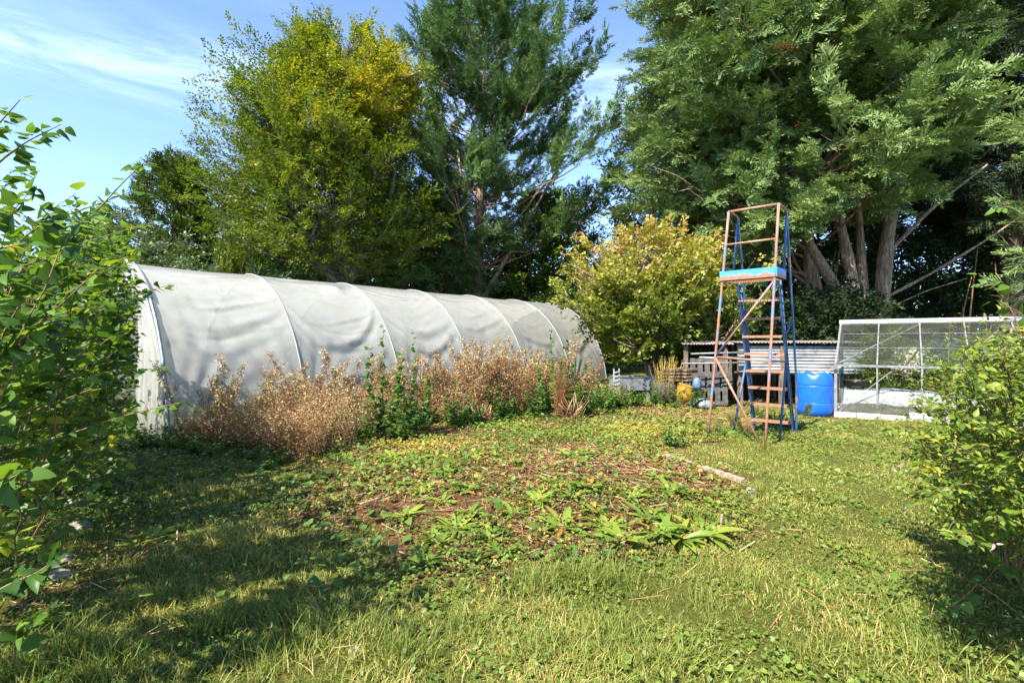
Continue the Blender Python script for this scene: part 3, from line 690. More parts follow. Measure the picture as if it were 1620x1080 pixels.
    z = V * 2.62; u0 = arch_u(z) + .01; wid = np.interp(z, [0, .8, 1.8, 2.3, 2.62], [1.5, 1.45, 1.15, .85, .95]) - u0 * .55
    fold = .05 * np.sin(Uu * 20 + 2.2 * V + 3 * np.sin(V * 4)) * (.3 + .7 * Uu) + .06 * (vnoise(Uu * 6, V * 3, 1, 77) - .5)
    cur.grid(endpt(u0 + wid * Uu, z, .03 + np.abs(fold)))
    v2 = np.linspace(0, 1, 60); u2 = np.linspace(0, 1, 12); A, B = np.meshgrid(v2, u2, indexing='ij')
    ua = .75 + A * (W - 1.5); top = H * np.sqrt(np.clip(1 - ((ua - W / 2) / (W / 2)) ** 2, 0, 1)) - .05; hang = np.minimum(.55 + .15 * vnoise(ua * 3, ua * 0, 1, 78), top * .5)
    cur.grid(endpt(ua, top - hang * B, .03 + .05 * np.sin(ua * 14) * B))
    cur.build('end_curtain', m, root, True, loc)
    fr = MB()
    for u in (1.75, 3.3): fr.bar(endpt(np.array(u), np.array(0.), -.06), endpt(np.array(u), np.array(2.75), -.06), .09, .09)
    fr.bar(endpt(np.array(1.75), np.array(2.2), -.06), endpt(np.array(3.3), np.array(2.2), -.06), .09, .09, up=(d[0], d[1], 0))
    fr.build('door_frame', wood, root, False, loc)
    return d, n, X0, Y0
TD, TN, TX, TY = polytunnel()
def tun(s, u, z=0): return np.array([TX + TD[0] * s + TN[0] * u, TY + TD[1] * s + TN[1] * u, z])

# things dimly seen through the polythene
def inside_tunnel():
    terra = solid_mat('terracotta', [(0, (.38, .16, .09)), (1, (.50, .24, .14))], 8, .8)
    timber = solid_mat('bench_timber', [(0, (.22, .15, .09)), (1, (.38, .28, .17))], 6, .8, stretch=(1, 8, 8))
    p = tun(1.25, 1.0); loc = tuple(p)
    root = thing('potting_bench', 'timber potting bench dimly showing through the polythene in the nearest bay', 'bench', loc)
    a = tun(.45, 1.0, .95); b = tun(2.15, 1.0, .95)
    w = MB(); w.bar(a, b, .6, .05); w.build('bench_top', timber, root, False, loc)
    for s in (.5, 2.1):
        for u in (.78, 1.22): w = MB(); w.bar(tun(s, u, 0), tun(s, u, .925), .06, .06, up=(1, 0, 0)); w.build('leg', timber, root, False, loc)
    for k, (s, lab) in enumerate([(.7, 'terracotta pot nearest the end of the potting bench'), (1.15, 'middle terracotta pot on the potting bench'), (1.8, 'terracotta pot farthest along the potting bench')]):
        c = tun(s, .95, .98); th = np.linspace(0, 2 * PI, 21); prof = [(.0, 0), (.10, 0), (.15, .24), (.17, .24), (.17, .30), (.15, .30), (.14, .26), (0, .25)]
        G = np.stack([np.stack([c[0] + r * np.cos(th), c[1] + r * np.sin(th), c[2] + z + 0 * th], -1) for r, z in prof]); mb = MB(); mb.grid(G)
        tag(mb.build('plant_pot', terra, smooth=False, loc=tuple(c)), lab, 'plant pot')
    for k, (s, u, h, lab) in enumerate([(3.6, 1.35, 1.5, 'tomato plants blurred behind the polythene of the second bay'), (5.4, 1.2, 1.3, 'tomato plants blurred behind the third bay'), (8.6, 1.2, 1.2, 'tomato plants blurred behind the fourth bay'), (12.6, 1.2, 1.0, 'tomato plants blurred behind the last bay')]):
        c = tun(s, u); loc = tuple(c); root = thing('tomato_plants', lab, 'plant', loc)
        mb = MB(); n = 420; P = np.array([tun(s + q, u + r, zz) for q, r, zz in zip(U(-1, 1, n), U(-.25, .3, n), U(.1, 1, n) * h)])
        put_sprays(mb, BROAD, P, np.tile([0, 0, .5], (n, 1)), (.5, .8), tint_rand(0, 1, 1, 80 + k), djit=1, upj=.8); mb.build('foliage', M['broad'], root, False, loc)
        w = MB()
        for q in (-.8, -.3, .2, .7): w.tube(np.array([tun(s + q, u, 0), tun(s + q, u, h)]), .012, 5)
        w.build('cane', M['twig'], root, False, loc)
inside_tunnel()

# ------------------------------------------------------------------ mobile steps
def rust_mat(name, paint, amount, wear=None):
    m, nt, out = newmat(name); co = objco(nt)
    f = noise(nt, 1.5, 7, .72, co); g = noise(nt, 45, 4, .7, co)
    rust = ramp(nt, [(.3, (.16, .07, .035)), (.55, (.30, .15, .085)), (.75, (.42, .26, .18))], g)
    pc = ramp(nt, [(.35, paint), (.7, tuple(min(1, c * 1.5 + .03) for c in paint))], g)
    mr = nd(nt, 'ShaderNodeMapRange'); mr.inputs[1].default_value = amount - .04; mr.inputs[2].default_value = amount + .05; nt.links.new(f, mr.inputs[0])
    if wear:
        sx = nd(nt, 'ShaderNodeSeparateXYZ'); nt.links.new(co, sx.inputs[0]); zr = nd(nt, 'ShaderNodeMapRange'); nt.links.new(sx.outputs[2], zr.inputs[0]); zr.inputs[1].default_value = wear[0]; zr.inputs[2].default_value = wear[1]; zr.inputs[3].default_value = -.20; zr.inputs[4].default_value = .16
        ad = nd(nt, 'ShaderNodeMath', operation='ADD'); nt.links.new(f, ad.inputs[0]); nt.links.new(zr.outputs[0], ad.inputs[1]); nt.links.new(ad.outputs[0], mr.inputs[0])
    mx = nd(nt, 'ShaderNodeMix', data_type='RGBA'); nt.links.new(mr.outputs[0], mx.inputs[0]); nt.links.new(rust, mx.inputs[6]); nt.links.new(pc, mx.inputs[7])
    p = nd(nt, 'ShaderNodeBsdfPrincipled', Roughness=.5); nt.links.new(mx.outputs[2], p.inputs['Base Color'])
    b = nd(nt, 'ShaderNodeBump'); b.inputs['Strength'].default_value = .25; b.inputs['Distance'].default_value = .004; nt.links.new(g, b.inputs['Height']); nt.links.new(b.outputs[0], p.inputs['Normal'])
    nt.links.new(p.outputs[0], out.inputs[0]); return m
BLUE = (.03, .17, .42)
M['post'] = rust_mat('rusty_blue_tube', BLUE, .535)
M['rail'] = rust_mat('rusty_rail', (.28, .15, .10), .6)
M['bluetube'] = rust_mat('blue_painted_tube', (.012, .055, .14), .38)
M['tread'] = rust_mat('rusty_tread', (.20, .30, .36), .66)
M['panel'] = rust_mat('blue_painted_panel', (.03, .24, .62), .42, (2.57, 2.74))

def mobile_steps():
    loc = (4.0, 8.3, 0)
    root = thing('warehouse_steps', 'tall blue and rusty steel platform steps standing on the grass', 'step ladder', loc)
    R0, R1 = np.array([3.78, 7.65, -.05]), np.array([4.00, 7.68, 3.66])
    L0, L1 = np.array([3.20, 8.38, -.05]), np.array([3.45, 8.15, 3.66])
    bk = nrm(np.array([.68, .735, 0])); ax = nrm((R1 - L1) * [1, 1, 0])
    def on(A, B, z): t = (z - A[2]) / (B[2] - A[2]); return A + (B - A) * t
    def part(name, mat, pts, r, s=10, smooth=True):
        mb = MB(); mb.tube(np.array(pts), r, s); return mb.build(name, mat, root, smooth, loc)
    part('front_post', M['post'], [on(R0, R1, z) for z in np.linspace(-.05, 3.66, 8)], .021)
    part('front_post', M['post'], [on(L0, L1, z) for z in np.linspace(-.05, 3.66, 8)], .021)
    part('top_rail', M['rail'], [L1, R1], .021); part('middle_rail', M['rail'], [on(L0, L1, 3.14), on(R0, R1, 3.14)], .018)
    # platform with kick plates
    zP = 2.57; LP, RP = on(L0, L1, zP), on(R0, R1, zP); dep = .46
    def panel(name, a, b, h, mat, t=.012):
        mb = MB(); mb.bar(a + [0, 0, h / 2], b + [0, 0, h / 2], t, h); return mb.build(name, mat, root, False, loc)
    o = -bk * .03
    panel('kick_plate', LP + o - ax * .02, RP + o + ax * .02, .145, M['panel'])
    panel('kick_plate', RP + ax * .03 + o + bk * .008, RP + ax * .03 + bk * dep, .145, M['panel']); panel('kick_plate', LP - ax * .03 + o + bk * .008, LP - ax * .03 + bk * dep, .145, M['panel'])
    mb = MB(); W = np.linalg.norm(RP - LP)
    for k in range(15): mb.bar(LP + ax * W * (k + .5) / 15 + bk * .0, LP + ax * W * (k + .5) / 15 + bk * dep, .010, .012)
    for k in range(8): mb.bar(LP + bk * (dep * (k + .2) / 7.4) + [0, 0, -.004], RP + bk * (dep * (k + .2) / 7.4) + [0, 0, -.004], .010, .012)
    mb.build('platform_grating', M['tread'], root, False, loc)
    # string rails with treads, steep down to the back
    W2 = .62; mid = (LP + RP) / 2
    def sp(side, t): # t 0 platform back edge .. 1 ground
        return mid + ax * side * W2 / 2 + bk * (dep + t * .86) + np.array([0, 0, -zP - .03]) * t
    for s in (-1, 1):
        mb = MB(); mb.bar(sp(s, 0), sp(s, 1), .065, .022, up=ax); mb.build('string', M['bluetube'], root, False, loc)
        part('string_rail', M['bluetube'], [sp(s, 0) + bk * .11, sp(s, 1) + bk * .07], .018)
        # upright from platform to the handrail
        top = (R1 if s > 0 else L1) + bk * .42 + np.array([0, 0, -.04]); base = (RP if s > 0 else LP) + bk * dep
        part('upright', M['bluetube'], [base, top], .018)
        part('top_rail', M['rail'], smooth_path([(R1 if s > 0 else L1), (R1 if s > 0 else L1) + bk * .36, top, top + bk * .03 + [0, 0, -.12]], 10), .017)
        hb = sp(s, .62) + ax * s * .05 + bk * .30
        part('handrail', M['bluetube'], smooth_path([top, (top + hb) / 2, hb, sp(s, .70) + ax * s * .05 + bk * .26, sp(s, 1) + ax * s * .03 + bk * .06], 16), .019)
        m1 = sp(s, .30); part('handrail_stay', M['bluetube'], [sp(s, .36), top + (hb - top) * .62], .015)
        # mid legs with wheels for moving
        lb = np.array([4.26, 8.16, -.04]) if s > 0 else np.array([3.84, 8.90, -.04])
        lg = part('rear_leg', M['bluetube'], [sp(s, .50), lb], .019)
        ft = part('foot', M['darkbark'], [lb + [0, 0, -.01], lb + [0, 0, .06]], .027); ft.parent = lg
    for k in range(8):
        t = (k + 1) * .288 / zP
        a, b = sp(-1, t), sp(1, t); mb = MB()
        mb.bar(a + bk * .02, b + bk * .02, .16, .008); mb.bar(a - bk * .06 + [0, 0, -.018], b - bk * .06 + [0, 0, -.018], .008, .036)
        if k < 1:
            for q in range(12): mb.bar(a + (b - a) * (q + .5) / 12 - bk * .06 + [0, 0, .004], a + (b - a) * (q + .5) / 12 + bk * .1 + [0, 0, .004], .012, .012)
        mb.build('tread', M['tread'], root, False, loc)
    part('brace', M['post'], [on(R0, R1, zP - .05) + bk * .015, on(L0, L1, 1.36)], .017)
    part('brace', M['rail'], [on(L0, L1, 1.34), on(R0, R1, .04) - ax * .06], .017)
    part('cross_bar', M['rail'], [on(L0, L1, 1.35) + bk * .02, on(R0, R1, 1.30) + bk * .02 ], .016)
    part('side_bar', M['rail'], [on(R0, R1, 1.30) + bk * .02, sp(1, .50)], .015); part('side_bar', M['bluetube'], [on(L0, L1, 1.35), sp(-1, .48)], .015)
mobile_steps()

# ------------------------------------------------------------------ blue drum
def drum():
    c = np.array([6.53, 11.05, gzf(6.53, 11.05) - .02]); loc = tuple(c)
    root = thing('plastic_drum', 'bright blue plastic drum beside the corner of the glasshouse', 'drum', loc)
    th = np.linspace(0, 2 * PI, 65); prof = [(.0, 0), (.24, 0), (.29, .015), (.33, .06), (.357, .12), (.365, .20), (.364, .28), (.364, .299), (.360, .303), (.360, .309), (.364, .313), (.364, .33), (.364, .48), (.364, .64), (.364, .660), (.359, .665), (.359, .673), (.363, .678), (.362, .70), (.355, .78), (.34, .86), (.322, .91), (.29, .93), (.27, .925), (.25, .90), (0, .90)]
    prof = [(r, z * 1.0) for r, z in prof]
    G = []
    for r, z in prof:
        dent = np.where(z > .80, .022 * np.clip((z - .80) / .1, 0, 1) * np.maximum(0, np.cos(th * 6 + .4)) ** 6, 0) if z > .8 else 0 * th
        up = .016 * np.cos(th * 6 + .4) if z > .9 else 0 * th
        rr = r - dent if r > .2 else r + 0 * th
        G.append(np.stack([c[0] + rr * np.cos(th), c[1] + rr * np.sin(th), c[2] + z - up * (r > .25)], -1))
    mb = MB(); mb.grid(np.array(G))
    m, nt, out = newmat('blue_plastic'); co = objco(nt); f = noise(nt, 5, 6, .7, co)
    cc = ramp(nt, [(.35, (.006, .085, .42)), (.6, (.010, .115, .50)), (.8, (.04, .17, .52))], f)
    p = nd(nt, 'ShaderNodeBsdfPrincipled', Roughness=.34); nt.links.new(cc, p.inputs['Base Color']); p.inputs['Subsurface Weight'].default_value = .0
    b = nd(nt, 'ShaderNodeBump'); b.inputs['Strength'].default_value = .08; nt.links.new(f, b.inputs['Height']); nt.links.new(b.outputs[0], p.inputs['Normal'])
    nt.links.new(p.outputs[0], out.inputs[0])
    mb.build('barrel', m, root, True, loc)
    for s in (-.15, .15):
        q = MB(); q.tube(np.array([c + [s, s * .6, .895], c + [s, s * .6, .925]]), .045, 14); q.build('bung', m, root, False, loc)
drum()
def seedling():
    c = np.array([6.05, 10.45, gzf(6.05, 10.45)]); root = thing('conifer_seedling', 'tiny feathery green seedling in front of the blue drum', 'seedling', tuple(c))
    mb = MB(); n = 26; P = c + np.stack([rng.normal(0, .04, n), rng.normal(0, .04, n), U(.02, .28, n)], 1)
    put_sprays(mb, PLUME, P, np.tile([0, 0, 1], (n, 1)), (.12, .2), tint_rand(.3, 1, 1, 3), djit=.4); mb.build('foliage', M['pine'], root, False, tuple(c))
    w = MB(); w.tube(np.array([c + [0, 0, -.02], c + [0, 0, .3]]), .006, 5); w.build('stem', M['twig'], root, False, tuple(c))
seedling()

# ------------------------------------------------------------------ glasshouse
def glasshouse():
    A = np.array([6.83, 10.80, 0.]); ax = np.array([.80, -.60, 0]); gd = np.array([.60, .80, 0])
    L, HW, EZ, RZ = 5.0, 1.28, 1.10, 2.05
    loc = tuple(A); root = thing('glasshouse', 'aluminium framed glasshouse with a low white block base beside the drum', 'greenhouse', loc)
    P = lambda s, g, z: A + ax * s + gd * g + np.array([0, 0, z])
    alu = solid_mat('weathered_aluminium', [(0, (.15, .15, .155)), (1, (.32, .32, .32))], 12, .42, .35, bump=.05)
    white = solid_mat('white_ridge_cap', [(0, (.34, .35, .36)), (1, (.48, .48, .475))], 8, .45)
    blk = solid_mat('white_painted_block', [(0, (.18, .16, .12)), (.4, (.42, .40, .35)), (1, (.55, .53, .48))], 7, .85, bump=.5)
    def part(name, mat, segs, w=.035, t=.035, up=(0, 0, 1)):
        mb = MB()
        for a, b in segs: mb.bar(a, b, w, t, up=up)
        return mb.build(name, mat, root, False, loc)
    part('ridge_bar', white, [(P(-.03, HW, RZ), P(L + .03, HW, RZ))], .07, .085)
    for g in (0, 2 * HW): part('eave_bar', alu, [(P(-.02, g, EZ), P(L, g, EZ))], .045, .045)
    for g in (0, 2 * HW):
        for s in np.arange(0, L + .1, .71):
            part('glazing_bar', alu, [(P(s, g, .06), P(s, g, EZ - .024))], .028 if s else .055, .028 if s else .055, up=ax)
            part('roof_bar', alu, [(P(s, g, EZ + .024), P(s, HW, RZ - .045))], .026 if s else .05, .026 if s else .04, up=ax)
    for s in (0, L):
        part('gable_bar', alu, [(P(s, HW - .35, .06), P(s, HW - .35, RZ - .3)), (P(s, HW + .35, .06), P(s, HW + .35, RZ - .3))], .035, .035, up=ax)
        part('gable_sill', alu, [(P(s, .03, EZ), P(s, 2 * HW - .03, EZ))], .03, .03)
    part('diagonal_brace', alu, [(P(.05, .04, EZ + .05), P(1.4, HW - .03, RZ - .09))], .028, .02)
    part('diagonal_brace', alu, [(P(.02, .05, .1), P(.98, .05, EZ - .06))], .022, .016)
    part('diagonal_brace', alu, [(P(2.2, .35, EZ + .3), P(2.75, HW - .06, RZ - .1))], .022, .016)
    for k, zf in enumerate((.36, .68)): part('glass_lap', alu, [(P(0, HW * zf + .0, EZ + (RZ - EZ) * zf + .022), P(L, HW * zf, EZ + (RZ - EZ) * zf + .022))], .012, .008)
    part('gutter_pipe', alu, [(P(.10, -.07, EZ - .02), P(-.62, -.12, EZ - .27))], .05, .05)
    # base wall of painted blocks along the front, and plain ones round the rest
    mb = MB(); s = -.03
    while s < L:
        l = U(.38, .46); h = U(.15, .19) + (.07 if 1.15 < s < 2.4 else 0)
        mb.box(P(s + l / 2, -.02, h / 2 - .03), (l / 2 - .006, .06, h / 2), np.stack([ax, gd, [0, 0, 1]], 1)); s += l
    mb.build('base_wall', blk, root, False, loc)
    mb = MB(); mb.bar(P(0, 2 * HW, .05), P(L, 2 * HW, .05), .12, .16); mb.bar(P(-.03, .08, .05), P(-.03, 2 * HW - .07, .05), .12, .16); mb.bar(P(L, .08, .05), P(L, 2 * HW - .07, .05), .12, .16); mb.build('base_wall', blk, root, False, loc)
    m, nt, out = newmat('dusty_glass')
    tr = nd(nt, 'ShaderNodeBsdfTransparent'); tr.inputs['Color'].default_value = (.90, .93, .91, 1)
    gl = nd(nt, 'ShaderNodeBsdfGlossy', Roughness=.03); df = nd(nt, 'ShaderNodeBsdfDiffuse'); df.inputs['Color'].default_value = (.30, .30, .26, 1)
    fz = nd(nt, 'ShaderNodeFresnel'); gb = nd(nt, 'ShaderNodeNewGeometry'); ir = nd(nt, 'ShaderNodeMapRange'); nt.links.new(gb.outputs['Backfacing'], ir.inputs[0]); ir.inputs[3].default_value = 1.5; ir.inputs[4].default_value = 1 / 1.5; nt.links.new(ir.outputs[0], fz.inputs[0])
    s1 = nd(nt, 'ShaderNodeMixShader'); nt.links.new(fz.outputs[0], s1.inputs[0]); nt.links.new(tr.outputs[0], s1.inputs[1]); nt.links.new(gl.outputs[0], s1.inputs[2])
    mr = nd(nt, 'ShaderNodeMapRange'); nt.links.new(noise(nt, 2.5, 5, .7, objco(nt)), mr.inputs[0]); mr.inputs[1].default_value = .3; mr.inputs[2].default_value = .8; mr.inputs[3].default_value = .02; mr.inputs[4].default_value = .07
    s2 = nd(nt, 'ShaderNodeMixShader'); nt.links.new(mr.outputs[0], s2.inputs[0]); nt.links.new(s1.outputs[0], s2.inputs[1]); nt.links.new(df.outputs[0], s2.inputs[2])
    nt.links.new(s2.outputs[0], out.inputs[0])
    n = int(L / .71)
    for g0 in (0, 2 * HW):
        for k in range(n):
            a, b = k * .71 + .018, (k + 1) * .71 - .018
            for nm, (g1, z1), (g2, z2) in (('wall_pane', (g0, .17), (g0, EZ - .03)), ('roof_pane', (g0 + (HW - g0) * .03, EZ + .03), (HW + (g0 - HW) * .04, RZ - .05))):
                if nm == 'wall_pane' and g0 == 0 and k in (0, 1, 2): continue   # netting here instead
                q = MB(); q.add([P(a, g1, z1), P(b, g1, z1), P(b, g2, z2), P(a, g2, z2)], [np.array([[0, 1, 2, 3]])]); q.build(nm, m, root, False, loc, thick=.004)
    for s in (0.0, L):
        q = MB(); V = [P(s, .04, .16), P(s, 2 * HW - .04, .16), P(s, 2 * HW - .04, EZ), P(s, HW, RZ - .05), P(s, .04, EZ)]
        q.add(V, [np.array([[0, 1, 2], [0, 2, 4], [4, 2, 3]])]); q.build('gable_pane', m, root, False, loc)
    # wire netting over the lower front
    net = MB(); wm = solid_mat('net_wire', [(0, (.30, .30, .29)), (1, (.5, .5, .48))], 10, .5, .6)
    for k in np.arange(-.55, 2.2, .055):
        for sg in (1, -1):
            z0, z1 = .12, .62; x0, x1 = (k, k + (z1 - z0)) if sg > 0 else (k + (z1 - z0), k)
            pts = np.array([[x0 + (x1 - x0) * t, z0 + (z1 - z0) * t] for t in np.linspace(0, 1, 9)]); ok = (pts[:, 0] > .03) & (pts[:, 0] < 2.1); pts = pts[ok]
            if len(pts) > 1: net.tube(np.array([P(x, .03, z) for x, z in (pts[0], pts[-1])]), .0028, 3, cap=False)
    net.build('wire_netting', wm, root, False, loc)
    # --- what stands inside
    fle = solid_mat('white_fleece', [(0, (.08, .11, .08)), (.45, (.22, .25, .24)), (1, (.38, .40, .40))], 9, .6, bump=.6, bscale=30)
    mb = MB(); S, G = np.meshgrid(np.linspace(.12, 3.4, 80), np.linspace(.14, 1.0, 40), indexing='ij')
    Z = .06 + .52 * np.sin(PI * np.clip((G - .08) / 1.0, 0, 1)) ** .5 * (.75 + .35 * vnoise(S * 1.2, G, 1, 5)) + .05 * vnoise(S * 7, G * 8, 1, 6)
    mb.grid(A + ax * S[..., None] + gd * G[..., None] + np.stack([0 * Z, 0 * Z, Z], -1)); tag(mb.build('garden_fleece', fle, smooth=True, loc=tuple(P(1.5, .6, 0))), 'crinkled white fleece draped over a bed inside the glasshouse', 'fleece')
    tb = solid_mat('shelf_timber', [(0, (.10, .07, .045)), (1, (.24, .17, .11))], 6, .85)
    c = P(1.2, 1.75, 0); r2 = thing('staging_shelf', 'timber staging shelf along the back of the glasshouse', 'shelf', tuple(c))
    q = MB(); q.bar(P(.2, 1.9, .86), P(4.6, 1.9, .86), .5, .04); q.build('shelf_board', tb, r2, False, tuple(c))
    for s in (.3, 2.3, 4.5):
        q = MB(); q.bar(P(s, 1.9, 0), P(s, 1.9, .84), .06, .06, up=ax); q.build('leg', tb, r2, False, tuple(c))
    bx = solid_mat('cream_box', [(0, (.46, .40, .30)), (1, (.62, .56, .44))], 5, .8)
    c = P(1.35, 1.9, .882); q = MB(); q.box(c + [0, 0, .28], (.42, .2, .28), np.stack([ax, gd, [0, 0, 1]], 1)); q.box(c + [0, 0, .572], (.435, .215, .012), np.stack([ax, gd, [0, 0, 1]], 1))
    tag(q.build('storage_box', bx, loc=tuple(c)), 'cream storage box on the shelf inside the glasshouse', 'box')
    for k, (s, g, h, n, lab) in enumerate([(.75, 1.3, 1.75, 200, 'leafy climber growing up inside the near end of the glasshouse'), (1.75, 1.3, 1.55, 220, 'bright green crop behind the fleece in the glasshouse'), (3.0, 1.3, 1.6, 220, 'green crop toward the far end of the glasshouse')]):
        c = P(s, g, 0); r3 = thing('crop_plant', lab, 'plant', tuple(c)); mb = MB()
        Pp = c + ax * rng.normal(0, .22, n)[:, None] + gd * rng.normal(0, .15, n)[:, None] + np.stack([0 * np.ones(n), 0 * np.ones(n), U(.25, 1, n) * h], 1)
        put_sprays(mb, BROAD, Pp, np.tile([0, 0, .4], (n, 1)), (.35, .55), tint_rand(.2, 1, 1, 90 + k), djit=.9, upj=.7); mb.build('foliage', M['pale'], r3, False, tuple(c))
        w = MB(); w.tube(np.array([c, c + [0, 0, h]]), .012, 5); w.build('stem', M['twig'], r3, False, tuple(c))
    tub = solid_mat('black_tub', [(0, (.012, .012, .012)), (1, (.03, .03, .03))], 6, .5)
    c = P(.33, .62, .64); th = np.linspace(0, 2 * PI, 33); q = MB(); q.grid(np.array([np.stack([c[0] + r * np.cos(th), c[1] + r * np.sin(th), c[2] + z + 0 * th], -1) for r, z in ((0, 0), (.22, 0), (.27, .12), (.28, .12), (.26, .09), (0, .08))]))
    tag(q.build('seed_tray', tub, loc=tuple(c)), 'round black tray on the fleece inside the glasshouse corner', 'tray')
glasshouse()

# ------------------------------------------------------------------ shed and stored timber
def shed():
    loc = (5.9, 12.9, 0); root = thing('open_shed', 'low open fronted shed clad in grey corrugated metal behind the steps', 'shed', loc)
    cor = solid_mat('corrugated_steel', [(0, (.14, .145, .15)), (.5, (.25, .26, .27)), (1, (.34, .34, .34))], 3, .42, .35, bump=.05)
    dark = solid_mat('rusty_roof_sheet', [(0, (.10, .085, .075)), (1, (.26, .23, .21))], 3, .8)
    tim = solid_mat('old_timber', [(0, (.08, .055, .035)), (1, (.24, .175, .11))], 8, .9, stretch=(1, 1, .3)); M['timber'] = tim
    # three sheets across the front, corrugations running level
    a = np.array([5.55, 12.55]); b = np.array([8.1, 11.75]); dr = (b - a) / np.linalg.norm(b - a); nn = np.array([dr[1], -dr[0]])
    q = MB(); L = np.linalg.norm(b - a); zz = np.linspace(.86, 1.50, 120); ss = np.linspace(0, L, 12)
    S, Z = np.meshgrid(ss, zz, indexing='ij'); o = .011 * np.sin(Z * 2 * PI / .076) + .10 * (1.5 - Z)
    q.grid(np.stack([a[0] + dr[0] * S + nn[0] * o, a[1] + dr[1] * S + nn[1] * o, Z], -1)); q.build('front_sheet', cor, root, True, loc, thick=.003)
    def roof(p0, p1, z0, z1, depth, nm='roof_sheet'):
        p0 = np.array(p0); p1 = np.array(p1); l = np.linalg.norm(p1 - p0); e = (p1 - p0) / l; k = np.array([-e[1], e[0]])
        S, D = np.meshgrid(np.linspace(0, l, int(l / .0127)), np.linspace(0, 1, 6), indexing='ij')
        Z = z0 + (z1 - z0) * D + .011 * np.sin(S * 2 * PI / .076)
        m = MB(); m.grid(np.stack([p0[0] + e[0] * S + k[0] * D * depth, p0[1] + e[1] * S + k[1] * D * depth, Z], -1)); m.build(nm, dark, root, True, loc, thick=.003)
    roof(a - dr * .08 + nn * .14, b + dr * .1 + nn * .14, 1.57, 1.62, 2.4)
    roof((4.35, 13.1), (5.55, 12.75), 1.53, 1.66, 2.2)
    for (x, y, h, r) in ((5.62, 12.62, 1.53, .06), (6.45, 12.25, 1.5, .055), (8.0, 11.9, 1.5, .055), (4.5, 13.25, 1.5, .05), (5.40, 12.95, 1.46, .05), (6.2, 14.4, 1.62, .05), (8.3, 13.8, 1.62, .05), (7.2, 14.1, 1.62, .05)):
        m = MB(); m.bar((x, y, -.05), (x, y, h), r * 2, r * 1.6, up=(1, 0, 0)); m.build('post', tim, root, False, loc)
    m = MB(); n = 26
    for k in range(n):
        t = k / n; m.bar((4.2 + 4.6 * t, 15.2 - 1.2 * t, 0), (4.2 + 4.6 * t, 15.2 - 1.2 * t, 1.6 + U(-.03, .03)), .165, .02, up=(.25, .97, 0))
    m.build('back_wall', M['darkbark'], root, False, loc)
    m = MB(); m.bar((5.5, 12.65, .83), (8.1, 11.86, .83), .06, .06); m.build('beam', tim, root, False, loc)
shed()
def pallets():
    tim = solid_mat('grey_pallet_timber', [(0, (.025, .022, .02)), (1, (.085, .08, .07))], 9, .9)
    for k, (c, rz, tilt, lab) in enumerate([((4.75, 12.75, .02), -.30, 1.25, 'grey wooden pallet leaning upright against the wood pile, nearest the drum'), ((4.95, 12.95, .40), -.30, 1.20, 'upper pallet leaning on the wood pile under the metal rods')]):
        R = np.array([[math.cos(rz), -math.sin(rz), 0], [math.sin(rz), math.cos(rz), 0], [0, 0, 1]]) @ np.array([[1, 0, 0], [0, math.cos(tilt), -math.sin(tilt)], [0, math.sin(tilt), math.cos(tilt)]])
        root = thing('wooden_pallet', lab, 'pallet', c)
        def B(nm, cc, h):
            m = MB(); m.box(np.array(c) + R @ np.array(cc), h, R); m.build(nm, tim, root, False, c)
        for q in range(7): B('deck_board', (-.52 + q * .173, .4, .055), (.06, .4, .01))
        for y in (.05, .4, .75): B('bearer', (0, y, .0), (.58, .045, .044))
    for k in range(9):
        pass
pallets()
